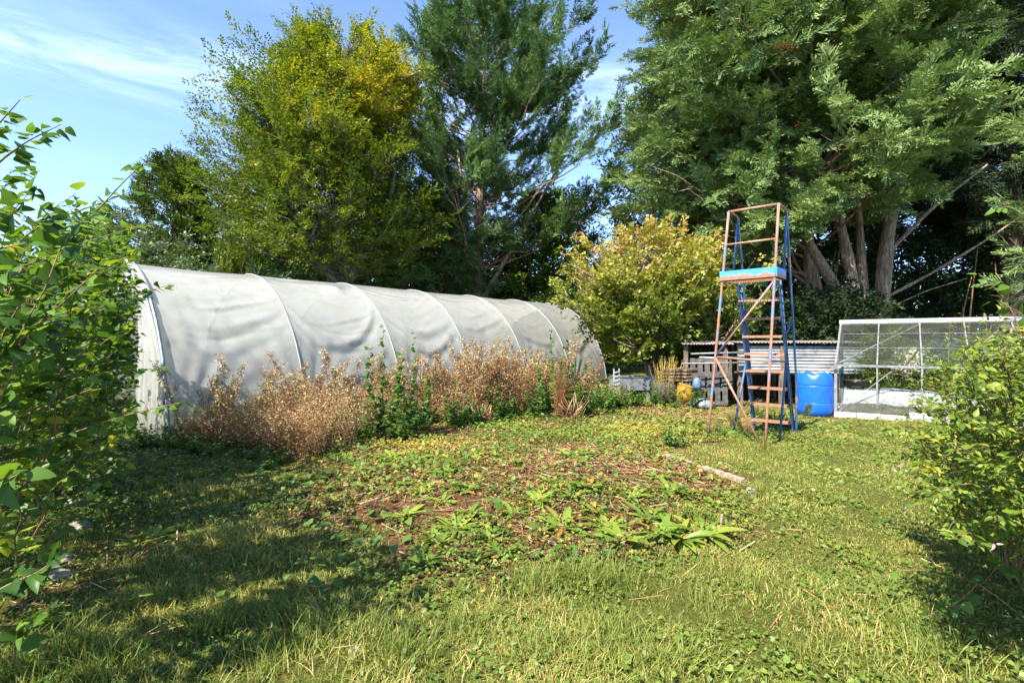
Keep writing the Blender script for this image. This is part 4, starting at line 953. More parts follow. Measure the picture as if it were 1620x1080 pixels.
def wood_pile():
    woods = [solid_mat('stacked_plank', [(0, (.05, .032, .02)), (1, (.15, .095, .05))], 7, .85, stretch=(1, 1, 1)), M['timber']]
    r = np.random.default_rng(5)
    for k in range(16):
        row, cidx = divmod(k, 4)
        a = np.array([3.85 + cidx * .17 + r.uniform(-.03, .03), 13.1 - cidx * .05, .62 + row * .085]); b = a + np.array([1.25 + r.uniform(-.2, .2), .75, .05 + r.uniform(-.04, .06)])
        m = MB(); m.bar(a, b, .13, .05); o = m.build('plank', woods[k % 2], None, False, tuple(a)); tag(o, 'rough plank in the stack under the low roof left of the steps', 'plank', 'planks stacked left of the steps')
    for k, (dy, dz) in enumerate(((0, 0), (.12, .02), (.25, -.02))):   # trestle logs under the planks
        m = MB(); m.tube(np.array([(3.95 + k * .45, 13.05 + dy, .28), (4.0 + k * .45, 13.9 + dy, .30)]), .29, 12); 
        tag(m.build('log', M['darkbark'], None, True, (3.95 + k * .45, 13.05 + dy, 0)), ['thick log at the left end under the stacked planks', 'middle thick log under the stacked planks', 'thick log at the right end under the stacked planks'][k], 'log')
    alu = solid_mat('metal_rods', [(0, (.18, .19, .2)), (1, (.36, .37, .38))], 10, .4, .5)
    for k, (a, b, lab) in enumerate((((4.35, 12.45, 1.30), (5.55, 12.2, 1.34), 'uppermost thin metal rod lying on the pallets left of the shed front'), ((4.15, 12.5, 1.06), (5.5, 12.15, 1.10), 'lower thicker metal rod lying on the pallets left of the shed front'), ((4.5, 12.3, 1.22), (5.6, 12.3, 1.18), 'middle metal rod lying on the pallets left of the shed front'))):
        m = MB(); m.tube(np.array([a, b]), .022, 8); tag(m.build('metal_rod', alu, None, True, a), lab, 'rod')
    # yellow tub, sacks, galvanised trough, slatted white rack
    def lathe(name, c, prof, mat, lab, cat, tilt=0, squash=0.):
        th = np.linspace(0, 2 * PI, 41); G = np.array([np.stack([r0 * np.cos(th) * (1 + squash * np.sin(3 * th + z * 9)), r0 * np.sin(th), z + 0 * th], -1) for r0, z in prof])
        ct, st = math.cos(tilt), math.sin(tilt); G = np.stack([G[..., 0] * ct + G[..., 2] * st, G[..., 1], -G[..., 0] * st + G[..., 2] * ct], -1) + np.array(c)
        m = MB(); m.grid(G); return tag(m.build(name, mat, None, True, c), lab, cat)
    yel = solid_mat('yellow_plastic', [(0, (.12, .07, .012)), (.5, (.26, .15, .012)), (1, (.38, .22, .015))], 9, .5)
    lathe('yellow_tub', (4.42, 13.0, .30), [(0, -.28), (.17, -.28), (.23, -.1), (.25, .06), (.24, .14), (.26, .16), (.26, .19), (.23, .17), (.20, -.2), (0, -.24)], yel, 'yellow plastic tub lying by the maple trunk', 'tub', .35)
    clear = solid_mat('clear_sheeting', [(0, (.07, .085, .09)), (1, (.26, .29, .31))], 7, .25, bump=.8)
    lathe('plastic_sack', (4.62, 12.35, .0), [(0, .0), (.20, .0), (.26, .05), (.24, .13), (.15, .20), (.05, .24), (0, .24)], clear, 'crumpled clear plastic sack on the ground beside the pallets', 'sack', 0, .18)
    blu = solid_mat('pale_blue_sack', [(0, (.05, .11, .17)), (1, (.13, .22, .29))], 9, .5, bump=.6)
    lathe('blue_bag', (4.55, 12.6, .42), [(0, 0), (.09, 0), (.11, .10), (.08, .24), (.03, .3), (0, .3)], blu, 'small pale blue bag hanging by the pallets', 'bag', 0, .2)
    galv = solid_mat('galvanised_trough', [(0, (.08, .09, .10)), (1, (.19, .20, .21))], 7, .5, .4)
    c = np.array([3.35, 14.2, .0]); m = MB(); R = np.array([[.97, .25, 0], [-.25, .97, 0], [0, 0, 1]])
    for cc, h in (((0, -.28, .45), (.62, .012, .17)), ((0, .28, .45), (.62, .012, .17)), ((-.61, 0, .45), (.012, .265, .17)), ((.61, 0, .45), (.012, .265, .17)), ((0, 0, .29), (.6, .265, .01)), ((-.4, 0, .13), (.05, .25, .15)), ((.4, 0, .13), (.05, .25, .15))): m.box(c + R @ np.array(cc), h, R)
    m.bar(c + R @ np.array([-.64, -.3, .63]), c + R @ np.array([.64, -.3, .63]), .03, .02); m.bar(c + R @ np.array([-.64, .3, .63]), c + R @ np.array([.64, .3, .63]), .03, .02)
    tag(m.build('water_trough', galv, None, False, tuple(c)), 'grey metal trough among weeds left of the maple trunk', 'trough')
    wp = solid_mat('white_painted_slat', [(0, (.22, .22, .21)), (1, (.38, .38, .36))], 8, .6)
    c = np.array([2.78, 13.6, 0]); root = thing('slatted_rack', 'narrow white slatted rack standing by the end of the weed thicket', 'rack', tuple(c))
    for k in range(6):
        m = MB(); m.bar(c + [-.06, 0, .22 + k * .11], c + [.06, .02, .25 + k * .11], .06, .03); m.build('slat', wp, root, False, tuple(c))
    m = MB(); m.bar(c + [-.07, .03, -.02], c + [-.07, .03, .88], .03, .03, up=(1, 0, 0)); m.bar(c + [.07, .03, -.02], c + [.07, .03, .88], .03, .03, up=(1, 0, 0)); m.build('frame', wp, root, False, tuple(c))
wood_pile()
# ------------------------------------------------------------------ near shrubs
def at(px, py, Y): return np.array([(px - 810) / F * Y, Y, CAMZ - (py - 540) / F * Y])
HZ = [T_leaf(1, .78, 5, .10, .22, 'heart', .012), T_leaf(1, .66, 5, .24, .6, 'heart', .018), T_leaf(1, .9, 5, -.08, .1, 'heart', -.015), T_leaf(1, .70, 5, .16, .35, 'heart', -.012), T_leaf(1, .82, 5, .04, .12, 'heart', .015)]
FU = [T_leaf(1, .52, 3, .14, .25), T_leaf(1, .40, 3, .35, .7), T_leaf(1, .5, 3, -.08, .1), T_leaf(1, .46, 3, .22, .4), T_leaf(1, .58, 3, .08, .15)]
def leafy_stem(wood, leaves, path, r0, nleaf, size, t0=.15, djit=.3, tl=(0, 1), pair=False, upz=1.0):
    """leaves set alternately along a stem"""
    n = len(path); L = np.linalg.norm(np.diff(path, axis=0), axis=1).sum()
    wood.tube(path, np.linspace(r0, max(.0012, r0 * .25), n), 5, U(.2, .8), cap=False)
    t = np.sort(U(t0, 1, nleaf)); t[-1] = 1
    f = t * (n - 1); i = np.minimum(f.astype(int), n - 2); P = path[i] + (path[i + 1] - path[i]) * (f - i)[:, None]
    tg = nrm(np.gradient(path, axis=0))[i]
    sd = nrm(np.cross(tg, np.array([0, 0, 1.0]))) * np.where(np.arange(nleaf) % 2, 1, -1)[:, None]
    D = tg * U(.3, .9, nleaf)[:, None] + sd * U(.5, 1.1, nleaf)[:, None] + jit(nleaf, djit) + np.array([0, 0, -.12])
    P = P + nrm(D) * .015
    leaves.append((P, D, U(size[0], size[1], nleaf) * (1.08 - .35 * t), U(tl[0], tl[1], nleaf), np.full(nleaf, upz)))
def bake_leaves(mb, leaves, tmpls, sunup=(-.25, -.3, 1), curl=.42):
    P = np.concatenate([l[0] for l in leaves]); D = np.concatenate([l[1] for l in leaves]); S = np.concatenate([l[2] for l in leaves]); T = np.concatenate([l[3] for l in leaves])
    R = frames(D, np.array(sunup, float) + jit(len(P), curl)); idx = rng.integers(0, len(tmpls), len(P))
    for k, t in enumerate(tmpls):
        q = idx == k; mb.inst(t, P[q], R[q], S[q], T[q])

def hazel():
    loc = (-4.2, 3.6, 0); root = thing('hazel_bush', 'large leafy green bush with arching stems filling the left side', 'bush', loc)
    w = MB(); lv = []
    # stems rising from a row of stools and arching out; every one ends inside the outline
    def top_px(px): return np.interp(px, [-2000, -200, 0, 60, 110, 160, 200, 230, 250], [-40, 60, 215, 262, 292, 322, 372, 415, 520])
    cnt = 0
    for k in range(4600):
        if cnt > 740: break
        Y = U(-1.2, 7.4) if k % 3 else U(1.8, 6.5)
        X = -(abs(Y) * .72 + U(0, 2.2)) - .45 * (Y < 2.2) * (2.2 - max(Y, 0)) - .05
        if Y < 1.6:
            if U(0, 1) < .55: continue
            X = U(-4.6, -2.3)
        if k % 6 == 1: Y = U(5, 8.6); X = -(1.02 * Y + U(0, 2.0))
        edge = k % 4 == 2
        if edge: Y = U(4.2, 7.6); X = (U(120, 224) - 810) / F * Y
        zmax = 2.0 + 1.0 * vnoise(np.array([X]), np.array([Y]), 1.1, 97)[0]
        if Y > 1.2:
            px = 810 + F * X / Y
            if px > 222: continue
            zmax = min(3.1, CAMZ + (540 - top_px(px)) / F * Y)
        z = zmax * U(.12, 1.0) ** .75
        if Y < 1.6: z = U(.6, 1.9)
        tip = np.array([X, Y, z])
        base = np.array([X - U(.2, 1.1), Y + U(-.6, .5), 0]); base[0] = min(base[0], -abs(base[1]) * .8 - .5)
        if base[1] > -.2 and base[1] < 1.5: base[0] = min(base[0], -2.2)
        if z > 1.2: L = U(.9, 1.6); 
        else: L = U(.5, 1.0)
        a = tip + nrm(base - tip) * L + np.array([0, 0, .1]); mid = (a + tip) / 2 + np.array([-.05, 0, .22 * L])
        p = bez(a, mid, tip, 9); p[1:-1] += rng.normal(size=(7, 3)) * .012
        n = int(L * 36)
        dark = z < 1.3
        leafy_stem(w, lv, p, U(.0025, .005), n, (.035, .115) if not dark else (.03, .09), .12, .35, (0, .85) if U(0, 1) < .85 else (.5, 1))
        cnt += 1
    # main stems
    for k in range(30):
        Y = U(2.6, 7.0); X = -(abs(Y) * .9 + U(.35, 1.7)); b = np.array([X - .5, Y, -.03]); e = np.array([X + U(-.1, .35), Y + U(-.3, .3), U(1.4, 2.3)])
        if Y > 1 and 810 + F * e[0] / Y > 205: continue
        w.tube(smooth_path([b, (b + e) / 2 + [-.1, 0, .1], e], 10), np.linspace(.022, .008, 10), 6, .4)
    # boughs seen against the sky and against the white cover
    hero = [([(-60, 560), (60, 440), (130, 360), (200, 282), (240, 247)], (2.5, 2.1), 26, .066, (.2, .8)),
            ([(-80, 330), (0, 255), (40, 225), (96, 197)], (2.2, 1.9), 22, .062, (.2, .9)),
            ([(-60, 260), (-10, 205), (32, 158)], (2.2, 2.0), 10, .06, (.2, .9)),
            ([(-70, 470), (60, 355), (150, 325), (215, 300)], (2.4, 2.3), 20, .062, (.3, .9)),
            ([(-60, 700), (40, 655), (120, 625), (190, 598), (250, 580)], (2.6, 2.3), 22, .062, (.2, .85)),
            ([(-60, 745), (0, 722), (100, 690), (200, 655), (284, 637)], (2.2, 2.0), 22, .06, (.2, .85)),
            ([(60, 560), (140, 500), (210, 468), (272, 449)], (3.4, 3.1), 20, .066, (.1, .7)),
            ([(90, 470), (170, 430), (232, 386)], (3.6, 3.3), 16, .07, (.3, .9)),
            ([(40, 420), (130, 385), (205, 362), (246, 352)], (3.3, 3.1), 20, .066, (.3, .95)),
            ([(-50, 600), (30, 540), (110, 470), (160, 420)], (2.0, 1.8), 18, .065, (.2, .8)),
            ([(-40, 780), (20, 755), (38, 745)], (1.35, 1.3), 6, .07, (.3, .8)),
            ([(-60, 420), (-10, 395), (40, 385)], (1.6, 1.5), 12, .06, (.4, 1)),
            ([(-60, 980), (0, 930), (60, 905), (80, 890)], (1.7, 1.75), 16, .075, (0, .4))]
    for pts, (Ya, Yb), n, sz, tl in hero:
        Ys = np.linspace(Ya, Yb, len(pts)); p = smooth_path([at(x, y, q) for (x, y), q in zip(pts, Ys)], 16)
        leafy_stem(w, lv, p, .0055, int(n * 1.7), (sz * .7, sz * 1.2), .05, .35, tl)
    mb = MB(); bake_leaves(mb, lv, HZ, curl=.6)
    print('hazel leaves', sum(len(l[0]) for l in lv))
    w.build('stem', M['twig'], root, True, loc); mb.build('foliage', M['hazel'], root, False, loc)
hazel()

def right_bush():
    loc = (3.0, 3.0, 0); root = thing('flowering_bush', 'yellow-green leafy bush with faded pink flowers at the right edge', 'bush', loc)
    w = MB(); lv = []; fl = []
    lefted = lambda py: np.interp(py, [455, 500, 545, 590, 640, 680, 720, 770, 810, 850, 890, 930], [1575, 1510, 1482, 1466, 1446, 1414, 1432, 1450, 1462, 1490, 1535, 1620])
    bases = [(3.35, 3.4), (3.15, 2.9), (3.8, 3.7), (3.2, 2.5), (3.6, 2.9)]
    cnt = 0
    for k in range(9000):
        if cnt > 980: break
        Y = U(1.8, 4.0); X = U(.72, 1.3) * Y
        if Y < 2.2: X = U(1.62, 2.6)
        z = U(.12, 1.85); px = 810 + F * X / Y; py = 540 + (CAMZ - z) / Y * F
        if px < lefted(py) - 6 + 14 * rng.normal(): continue
        if py < np.interp(px, [1410, 1450, 1490, 1560, 1620, 2000], [650, 600, 550, 522, 505, 440]) or py > 880 + 0.2 * (px - 1560) or z < .22: continue
        b = np.array(bases[rng.integers(5)]); base = np.array([b[0] + U(-.1, .1), b[1] + U(-.1, .1), U(.15, .8)])
        tip = np.array([X, Y, z]); v = base - tip; L = min(np.linalg.norm(v) * .7, U(.25, .5)); a = tip + nrm(v) * L
        p = bez(a, (a + tip) / 2 + np.array([0, 0, .16 * L]), tip, 7); p[1:-1] += rng.normal(size=(5, 3)) * .008
        leafy_stem(w, lv, p, U(.002, .004), int(L * 64), (.028, .052), .08, .4, (0, .9) if U(0, 1) < .9 else (.3, 1))
        if U(0, 1) < .06: fl.append(tip)
        cnt += 1
    for b in bases:
        for q in range(5):
            a = np.array([b[0] + U(-.08, .08), b[1] + U(-.08, .08), -.03]); e = np.array([b[0] + U(-.6, .5), b[1] + U(-.5, .5), U(.7, 1.5)])
            if 810 + F * e[0] / e[1] < lefted(540 + (CAMZ - e[2]) / e[1] * F) + 30: e[0] += .5
            w.tube(smooth_path([a, (a + e) / 2 + [0, 0, .2], e], 9), np.linspace(.011, .003, 9), 6, U(.2, .8))
    # upright leaders above the outline
    for pts, Y in (([(1530, 600), (1527, 550), (1524, 497)], 3.3), ([(1502, 620), (1500, 560), (1503, 515)], 3.4), ([(1570, 600), (1562, 545), (1560, 505)], 3.2), ([(1590, 560), (1580, 520), (1585, 470)], 3.0),
                   ([(1500, 690), (1440, 660), (1395, 645), (1362, 632)], 3.6), ([(1500, 720), (1450, 700), (1418, 690)], 3.2), ([(1520, 640), (1420, 585), (1360, 603)], 3.7), ([(1520, 800), (1490, 812), (1462, 800)], 2.6)):
        p = smooth_path([at(x, y, Y) for x, y in pts], 9); leafy_stem(w, lv, p, .0035, 22, (.026, .046), .1, .45, (.1, .9))
    mb = MB(); bake_leaves(mb, lv, FU)
    print('bush leaves', sum(len(l[0]) for l in lv))
    w.build('stem', M['twig'], root, True, loc); mb.build('foliage', M['fuchsia'], root, False, loc)
    fb = MB(); pet = T_leaf(1, .3, 2, .1, .3); m = 7; D = np.tile([0, 0, -1.], (m, 1)) + jit(m, .5)
    fb.inst(pet, np.zeros((m, 3)), frames(D, jit(m, 1)), U(.018, .035, m), rng.random(m)); first = fb.build('flower', M['flower'], root, False, (0, 0, 0))
    for k, c in enumerate(fl + [at(1590, 750, 2.2), at(1545, 810, 2.3), at(1575, 860, 2.0), at(1430, 805, 2.9), at(1425, 735, 3.1), at(1412, 740, 3.1)]):
        o = first if k == 0 else first.copy()
        if k: COL.objects.link(o); o.parent = root
        o.location = tuple(c - np.array(loc)); o.rotation_euler = (U(-.4, .4), U(-.4, .4), U(0, 6.28))
right_bush()
def tall_sapling():
    loc = tuple(at(1640, 700, 2.5) * [1, 1, 0]); root = thing('beech_sapling', 'young sapling with broad pale leaves rising above the flowering bush at the right', 'sapling', loc)
    w = MB(); lv = []
    for pts, Y, n, sz in (([(1650, 800), (1640, 600), (1600, 480), (1548, 432)], 2.5, 13, .062), ([(1650, 640), (1625, 560), (1580, 528), (1552, 522)], 2.5, 9, .06), ([(1650, 560), (1625, 500), (1575, 475)], 2.5, 8, .065), ([(1660, 420), (1640, 360), (1600, 325), (1575, 330)], 2.6, 9, .055)):
        p = smooth_path([at(x, y, Y) for x, y in pts], 12); leafy_stem(w, lv, p, .005, n, (sz * .8, sz * 1.25), .45, .3, (.3, 1))
    w.tube(smooth_path([np.array([2.62, 2.5, -.02]), at(1650, 700, 2.5), at(1660, 420, 2.6)], 8), np.linspace(.012, .006, 8), 6, .5)
    mb = MB(); bake_leaves(mb, lv, [T_leaf(1, .6, 5, .08, .2, 'ovate', .008)]); w.build('stem', M['twig'], root, True, loc); mb.build('foliage', M['bramble'], root, False, loc)
tall_sapling()
def bramble():
    loc = tuple(at(1500, 905, 0) * 0 + np.array([2.35, 2.85, 0])); root = thing('bramble', 'low bramble shoot with lobed leaves creeping under the flowering bush', 'bramble', loc)
    w = MB(); lv = []
    for pts in ([(2.75, 2.7, .1), (2.45, 2.75, .36), (2.15, 2.95, .30), (1.98, 3.0, .04)], [(2.75, 2.7, .2), (2.5, 2.6, .5), (2.3, 2.5, .42)], [(2.5, 2.75, .3), (2.35, 2.7, .22), (2.15, 2.72, .12)], [(2.7, 2.6, .3), (2.6, 2.5, .55), (2.48, 2.42, .5)]):
        p = smooth_path(pts, 12); leafy_stem(w, lv, p, .004, 9, (.05, .08), .25, .25, (0, 1))
    mb = MB(); bake_leaves(mb, lv, [T_leaf(1, .85, 5, .06, .15, 'heart', .02)]); w.build('stem', M['twig'], root, True, loc); mb.build('foliage', M['bramble'], root, False, loc)
bramble()

# ------------------------------------------------------------------ weed thicket along the polytunnel
def proto_dead(seed, h=1.4, n=330):
    """a dead willowherb: wiry stem, short ascending side stems, curled brown leaves and fluff"""
    global rng
    keep = rng; rng = np.random.default_rng(seed)
    w = MB(); mb = MB(); lean = rng.normal(0, .2, 2)
    p = smooth_path([(0, 0, -.03), (lean[0] * .3, lean[1] * .3, h * .5), (lean[0], lean[1], h)], 10); w.tube(p, np.linspace(.006, .002, 10), 5, .5, cap=False)
    for k in range(14):
        t = U(.3, .95); a = np.array([np.interp(t, np.linspace(0, 1, 10), p[:, q]) for q in range(3)]); l = .32 * (1.1 - t) + .06; az = U(0, 6.28)
        e = a + np.array([math.cos(az) * l * .55, math.sin(az) * l * .55, l]); w.tube(np.array([a, (a + e) / 2 + [math.cos(az) * .03, math.sin(az) * .03, 0], e]), [.0028, .002, .0012], 3, .5, cap=False)
        m = n // 16; tt = U(.1, 1, m)[:, None]; P = a + (e - a) * tt + jit(m, .012); D = jit(m, 1) + np.array([0, 0, -.3])
        mb.inst(T_rhomb(1, .34, .2), P, frames(D, jit(m, 1)), U(.022, .06, m), rng.random(m))
    m = n; t = U(.12, 1, m); P = np.stack([np.interp(t, np.linspace(0, 1, 10), p[:, q]) for q in range(3)], 1) + jit(m, .028); D = jit(m, .8) + np.array([0, 0, -.4])
    mb.inst(T_rhomb(1, .3, .25), P, frames(D, jit(m, 1)), U(.022, .06, m), rng.random(m))
    rng = keep; return w, mb
def proto_brush(seed, h=.8, r=.38, n=1500):
    """a dense bush of dry tangled stems and seed husks"""
    global rng
    keep = rng; rng = np.random.default_rng(seed); w = MB(); mb = MB()
    for k in range(60):
        az = U(0, 6.28); rr = r * U(.1, 1) ** .6; hh = h * U(.45, 1.05); a = np.array([U(-.1, .1), U(-.1, .1), -.03]); e = np.array([math.cos(az) * rr, math.sin(az) * rr, hh])
        p = bez(a, np.array([e[0] * .4, e[1] * .4, hh * .65]), e, 6); w.tube(p, np.linspace(.0035, .0012, 6), 3, .5, cap=False)
        m = n // 60; t = U(.12, 1, m); P = np.stack([np.interp(t, np.linspace(0, 1, 6), p[:, q]) for q in range(3)], 1) + jit(m, .04); D = jit(m, 1)
        mb.inst(T_rhomb(1, .42, .2), P, frames(D, jit(m, 1)), U(.014, .045, m), np.clip(rng.random(m) * .9 + .1, 0, 1))
    rng = keep; return w, mb
def proto_mallow(seed, h=1.3, n=260, flowers=6, spread=.24, sz=(.05, .10), kind='heart'):
    global rng
    keep = rng; rng = np.random.default_rng(seed); w = MB(); mb = MB(); fb = MB(); lv = []; T = [T_leaf(1, .9, 3, .1, .2, kind), T_leaf(1, .7, 3, .15, .3)]
    for k in range(6):
        hh = h * (1 if k == 0 else U(.45, .85)); az = U(0, 6.28); e = np.array([math.cos(az) * spread * (k > 0), math.sin(az) * spread * (k > 0), hh]); p = bez(np.array([0, 0, -.03]), np.array([e[0] * .8, e[1] * .8, hh * .5]), e, 8)
        leafy_stem(w, lv, p, .005, n // 6, sz, .08, .5, (0, 1))
        if k < flowers:
            c = p[-2] + jit(1, .05)[0]; m = 5; D = np.stack([np.cos(np.arange(m) * 1.2566), np.sin(np.arange(m) * 1.2566), np.full(m, .3)], 1); fb.inst(T_leaf(1, .7, 2, .05, .1, 'round'), np.tile(c, (m, 1)), frames(D, np.tile([0, 0, 1.], (m, 1))), np.full(m, .03), rng.random(m))
    bake_leaves(mb, lv, T); rng = keep; return w, mb, fb
A0, B0 = np.array([-4.55, 7.55]), np.array([1.9, 12.9]); AB = B0 - A0; ABn = nrm(np.array([AB[1], -AB[0]]))   # ABn points to the camera side
def band(s, o): p = A0 + AB * s + ABn * o; return float(p[0]), float(p[1])
M['redweed'] = leaf_mat('reddish_dead_weed', [(0, (.10, .045, .020)), (.4, (.28, .12, .05)), (.8, (.42, .24, .11)), (1, (.52, .36, .20))], .3, .8, .1, (1.1, .95, .7))
M['greenweed'] = leaf_mat('fading_weed', [(0, (.10, .10, .03)), (.4, (.24, .20, .07)), (.8, (.42, .34, .15)), (1, (.55, .46, .26))], .3, .8, .1, (1.1, .95, .7))
def plant_protos():
    out = {}
    def mk(key, name, label, cat, group, parts):
        r = thing(name, label, cat, (0, 0, 0), group)
        for nm, mb, mat in parts:
            if mb.n: mb.build(nm, mat, r, nm == 'stem', (0, 0, 0))
        out.setdefault(key, []).append([r, False])
    G1 = 'dead willowherb stalks in the weed thicket'
    for k, (h, n) in enumerate([(1.5, 230), (1.25, 190), (1.7, 240), (1.15, 230), (1.4, 120)]):
        w, m = proto_dead(100 + k, h, n); mk('dead', 'dead_willowherb', 'tall dead brown willowherb stalk in the thicket along the polytunnel', 'weed', G1, [('stem', w, M['twig']), ('dry_foliage', m, M[('deadweed', 'redweed', 'deadweed', 'greenweed', 'deadweed')[k]])])
    for k, (h, r, n) in enumerate([(.85, .42, 2300), (.7, .48, 1900), (1.0, .40, 2300), (.9, .5, 1500)]):
        w, m = proto_brush(200 + k, h, r, int(n * .72)); mk('brush', 'dry_weed', 'bushy tangle of dry tan weed in the thicket along the polytunnel', 'weed', 'bushy dry weeds in the weed thicket', [('stem', w, M['twig']), ('dry_foliage', m, M[('deadweed', 'greenweed', 'deadweed', 'redweed')[k]])])
    for k in range(2):
        w, m, f = proto_mallow(300 + k, 1.35, 330, 5); mk('mallow', 'mallow_plant', 'x', 'plant', None, [('stem', w, M['twig']), ('foliage', m, M['mallow']), ('flower', f, M['pink'])])
    for k in range(3):
        w, m, f = proto_mallow(320 + k, .55, 260, 2, .3, (.04, .085)); mk('low', 'green_weed', 'low leafy green weed along the front of the dry thicket', 'weed', 'low green weeds along the thicket', [('stem', w, M['twig']), ('foliage', m, M['mallow']), ('flower', f, M['pink'])])
    return out
PR = plant_protos()
def place(key, x, y, sc=(1, 1), label=None, group=None, k=None):
    lst = PR[key]; e = lst[int(rng.integers(len(lst))) if k is None else k]; rz = U(0, 6.28); loc = (x, y, gzf(x, y))
    if not e[1]:
        e[1] = True; o = e[0]; o.location = loc; o.rotation_euler = (0, 0, rz); o.scale = (sc[0], sc[0], sc[1])
        if label: o['label'] = label
    else: o = dup(e[0], loc, rz, sc, label)
    if group: o['group'] = group
    return o
def thicket():
    r = np.random.default_rng(77)
    # clumps of tall stalks at the places where the photograph shows them, thinner between
    for c, n, sp in ((.02, 3, .03), (.07, 3, .03), (.14, 2, .03), (.20, 7, .03), (.30, 7, .04), (.37, 12, .04), (.47, 14, .04), (.56, 20, .04), (.64, 24, .04), (.72, 22, .04), (.79, 14, .03), (.86, 8, .03), (.95, 4, .03)):
        for k in range(n):
            s = c + r.normal(0, sp); x, y = band(s, r.uniform(-.55, .45)); hz = r.uniform(.7, .98) * (1.0 if c < .5 else 1.03)
            place('dead', x, y, (1.15, hz * (1.0 if s > .4 else .95)))
    for k in range(50):
        s = r.uniform(.02, .98) if k % 3 else r.uniform(.03, .32); x, y = band(s, r.uniform(-.6, .75 if s < .35 else .4)); place('brush', x, y, (r.uniform(.8, 1.15), r.uniform(.6, 1.0) * (.6 if s < .2 else 1) * (.8 if s > .85 or s < .05 else 1)))
    for k, (px, Y, hz, lab) in enumerate(((606, 7.95, 1.28, 'tall green mallow spire in front of the dry weeds, the leftmost of the green spires'), (655, 8.1, 1.2, 'green mallow spire just right of the tallest spire before the weeds'), (578, 7.9, .68, 'short bushy mallow at the left foot of the green spires'), (898, 10.4, 1.15, 'bushy green mallow at the right end of the thicket beside the orange weed'), (872, 10.5, 1.3, 'slender green mallow leaning before the last hoops'), (928, 10.8, .85, 'mallow at the extreme right of the weed thicket'), (636, 7.75, .55, 'short dark mallow at the foot of the two green spires'), (850, 10.4, .75, 'mallow with broad leaves at the front of the thicket left of the leaning one'), (790, 9.9, .6, 'low mallow halfway along the dry thicket'), (720, 9.0, .62, 'bushy mallow in the dip of the dry thicket right of the spires'), (960, 11.6, .62, 'short mallow next to the white slatted rack'))):
        x = (px - 810) / F * Y; place('mallow', x, Y, (1.15, hz), lab)
    for px, py, q, hz in ((285, 700, .6, .4), (310, 698, .8, .6), (335, 704, .9, .7), (365, 708, 1, .75), (400, 712, .8, .7), (430, 722, .9, .65), (462, 732, .9, .75), (488, 738, .85, .8), (520, 726, .9, .9), (548, 716, .8, .8), (500, 708, 1.0, 1.0), (450, 706, .9, .95), (410, 698, .9, .85), (365, 694, .9, .7), (705, 676, 1.0, .8), (720, 676, 1, .9), (770, 665, 1.1, 1), (810, 660, 1.2, 1.1), (850, 655, 1.2, 1.1), (740, 662, 1.2, 1.15), (945, 640, 1.2, .9), (970, 640, 1.0, .6), (600, 680, 1.1, .9), (625, 676, 1.1, .9), (670, 674, 1.1, .95), (695, 668, 1.1, 1.0), (590, 668, 1.1, 1.0), (755, 668, 1., .9), (790, 662, 1.1, .95), (830, 656, 1.1, .95), (870, 650, 1.1, .9)):
        x, y = gp(px + r.normal(0, 6), py); place('brush', x, y, (q, hz))
    for px, py, hz in ((310, 680, .95), (330, 684, .9), (420, 690, .9), (440, 700, .8), (500, 690, .9), (480, 676, 1.0), (520, 700, .75), (470, 722, .62), (440, 728, .5), (500, 732, .6), (535, 718, .66), (400, 706, .7), (360, 704, .72), (330, 700, .7), (555, 708, .8), (460, 700, .85), (490, 700, .9), (780, 650, 1.0), (800, 648, 1.1), (830, 646, 1.0), (760, 655, .9), (720, 660, .85)):
        for k in range(2): x, y = gp(px + r.normal(0, 8), py + r.normal(0, 3)); place('dead', x, y, (1.0, hz * r.uniform(.75, 1)))
    for px, py, hz in ((240, 705, .6), (262, 708, .7), (285, 712, .6), (310, 716, .5), (215, 712, .6), (340, 722, .5), (380, 735, .45), (420, 745, .45)):
        x, y = gp(px, py); place('low', x, y, (.9, hz))
    for k in range(34):
        s = r.uniform(.22, 1.12); x, y = band(s, r.uniform(.2, 1.1)); place('low', x, y, (r.uniform(.6, 1.1), r.uniform(.5, 1.0)))
    for px, py, q, hz in ((1180, 690, .5, .35), (1205, 668, .6, .4), (1225, 672, .6, .45), (1215, 690, .45, .3), (1245, 678, .5, .35), (1160, 672, .6, .4), (1190, 655, .6, .4), (1130, 690, .5, .35)):
        x, y = gp(px, py); place('low' if px % 2 else 'brush', x, y, (q, hz), 'small weed tangled round the feet of the platform steps', 'weeds round the feet of the steps')
        x, y = gp(px + 9, py + 4); place('low', x, y, (q * 1.1, hz), 'small weed tangled round the feet of the platform steps', 'weeds round the feet of the steps')
    for (px, Y) in ((1000, 12.6), (1030, 12.9), (985, 12.2), (1060, 12.2), (1095, 12.4), (960, 12.4)):
        place('low', (px - 810) / F * Y, Y, (1.1, .95))
    x, y = (1060 - 810) / F * 7.4, 7.4; place('low', x, y, (.75, .7), 'dark green bushy weed alone in the ground ivy before the steps', 'low green weeds along the thicket')
    w, m = proto_brush(240, .5, .22, 700); c = ((884 - 810) / F * 10.2, 10.2, .95); rt = thing('orange_weed', 'orange-brown withered weed among the green mallows at the thicket end', 'weed', (c[0], c[1], 0))
    w2, m2 = proto_brush(241, 1.3, .2, 900); w2.build('stem', M['twig'], rt, True, (0, 0, 0)); m2.build('dry_foliage', M['orangeweed'], rt, False, (0, 0, 0))
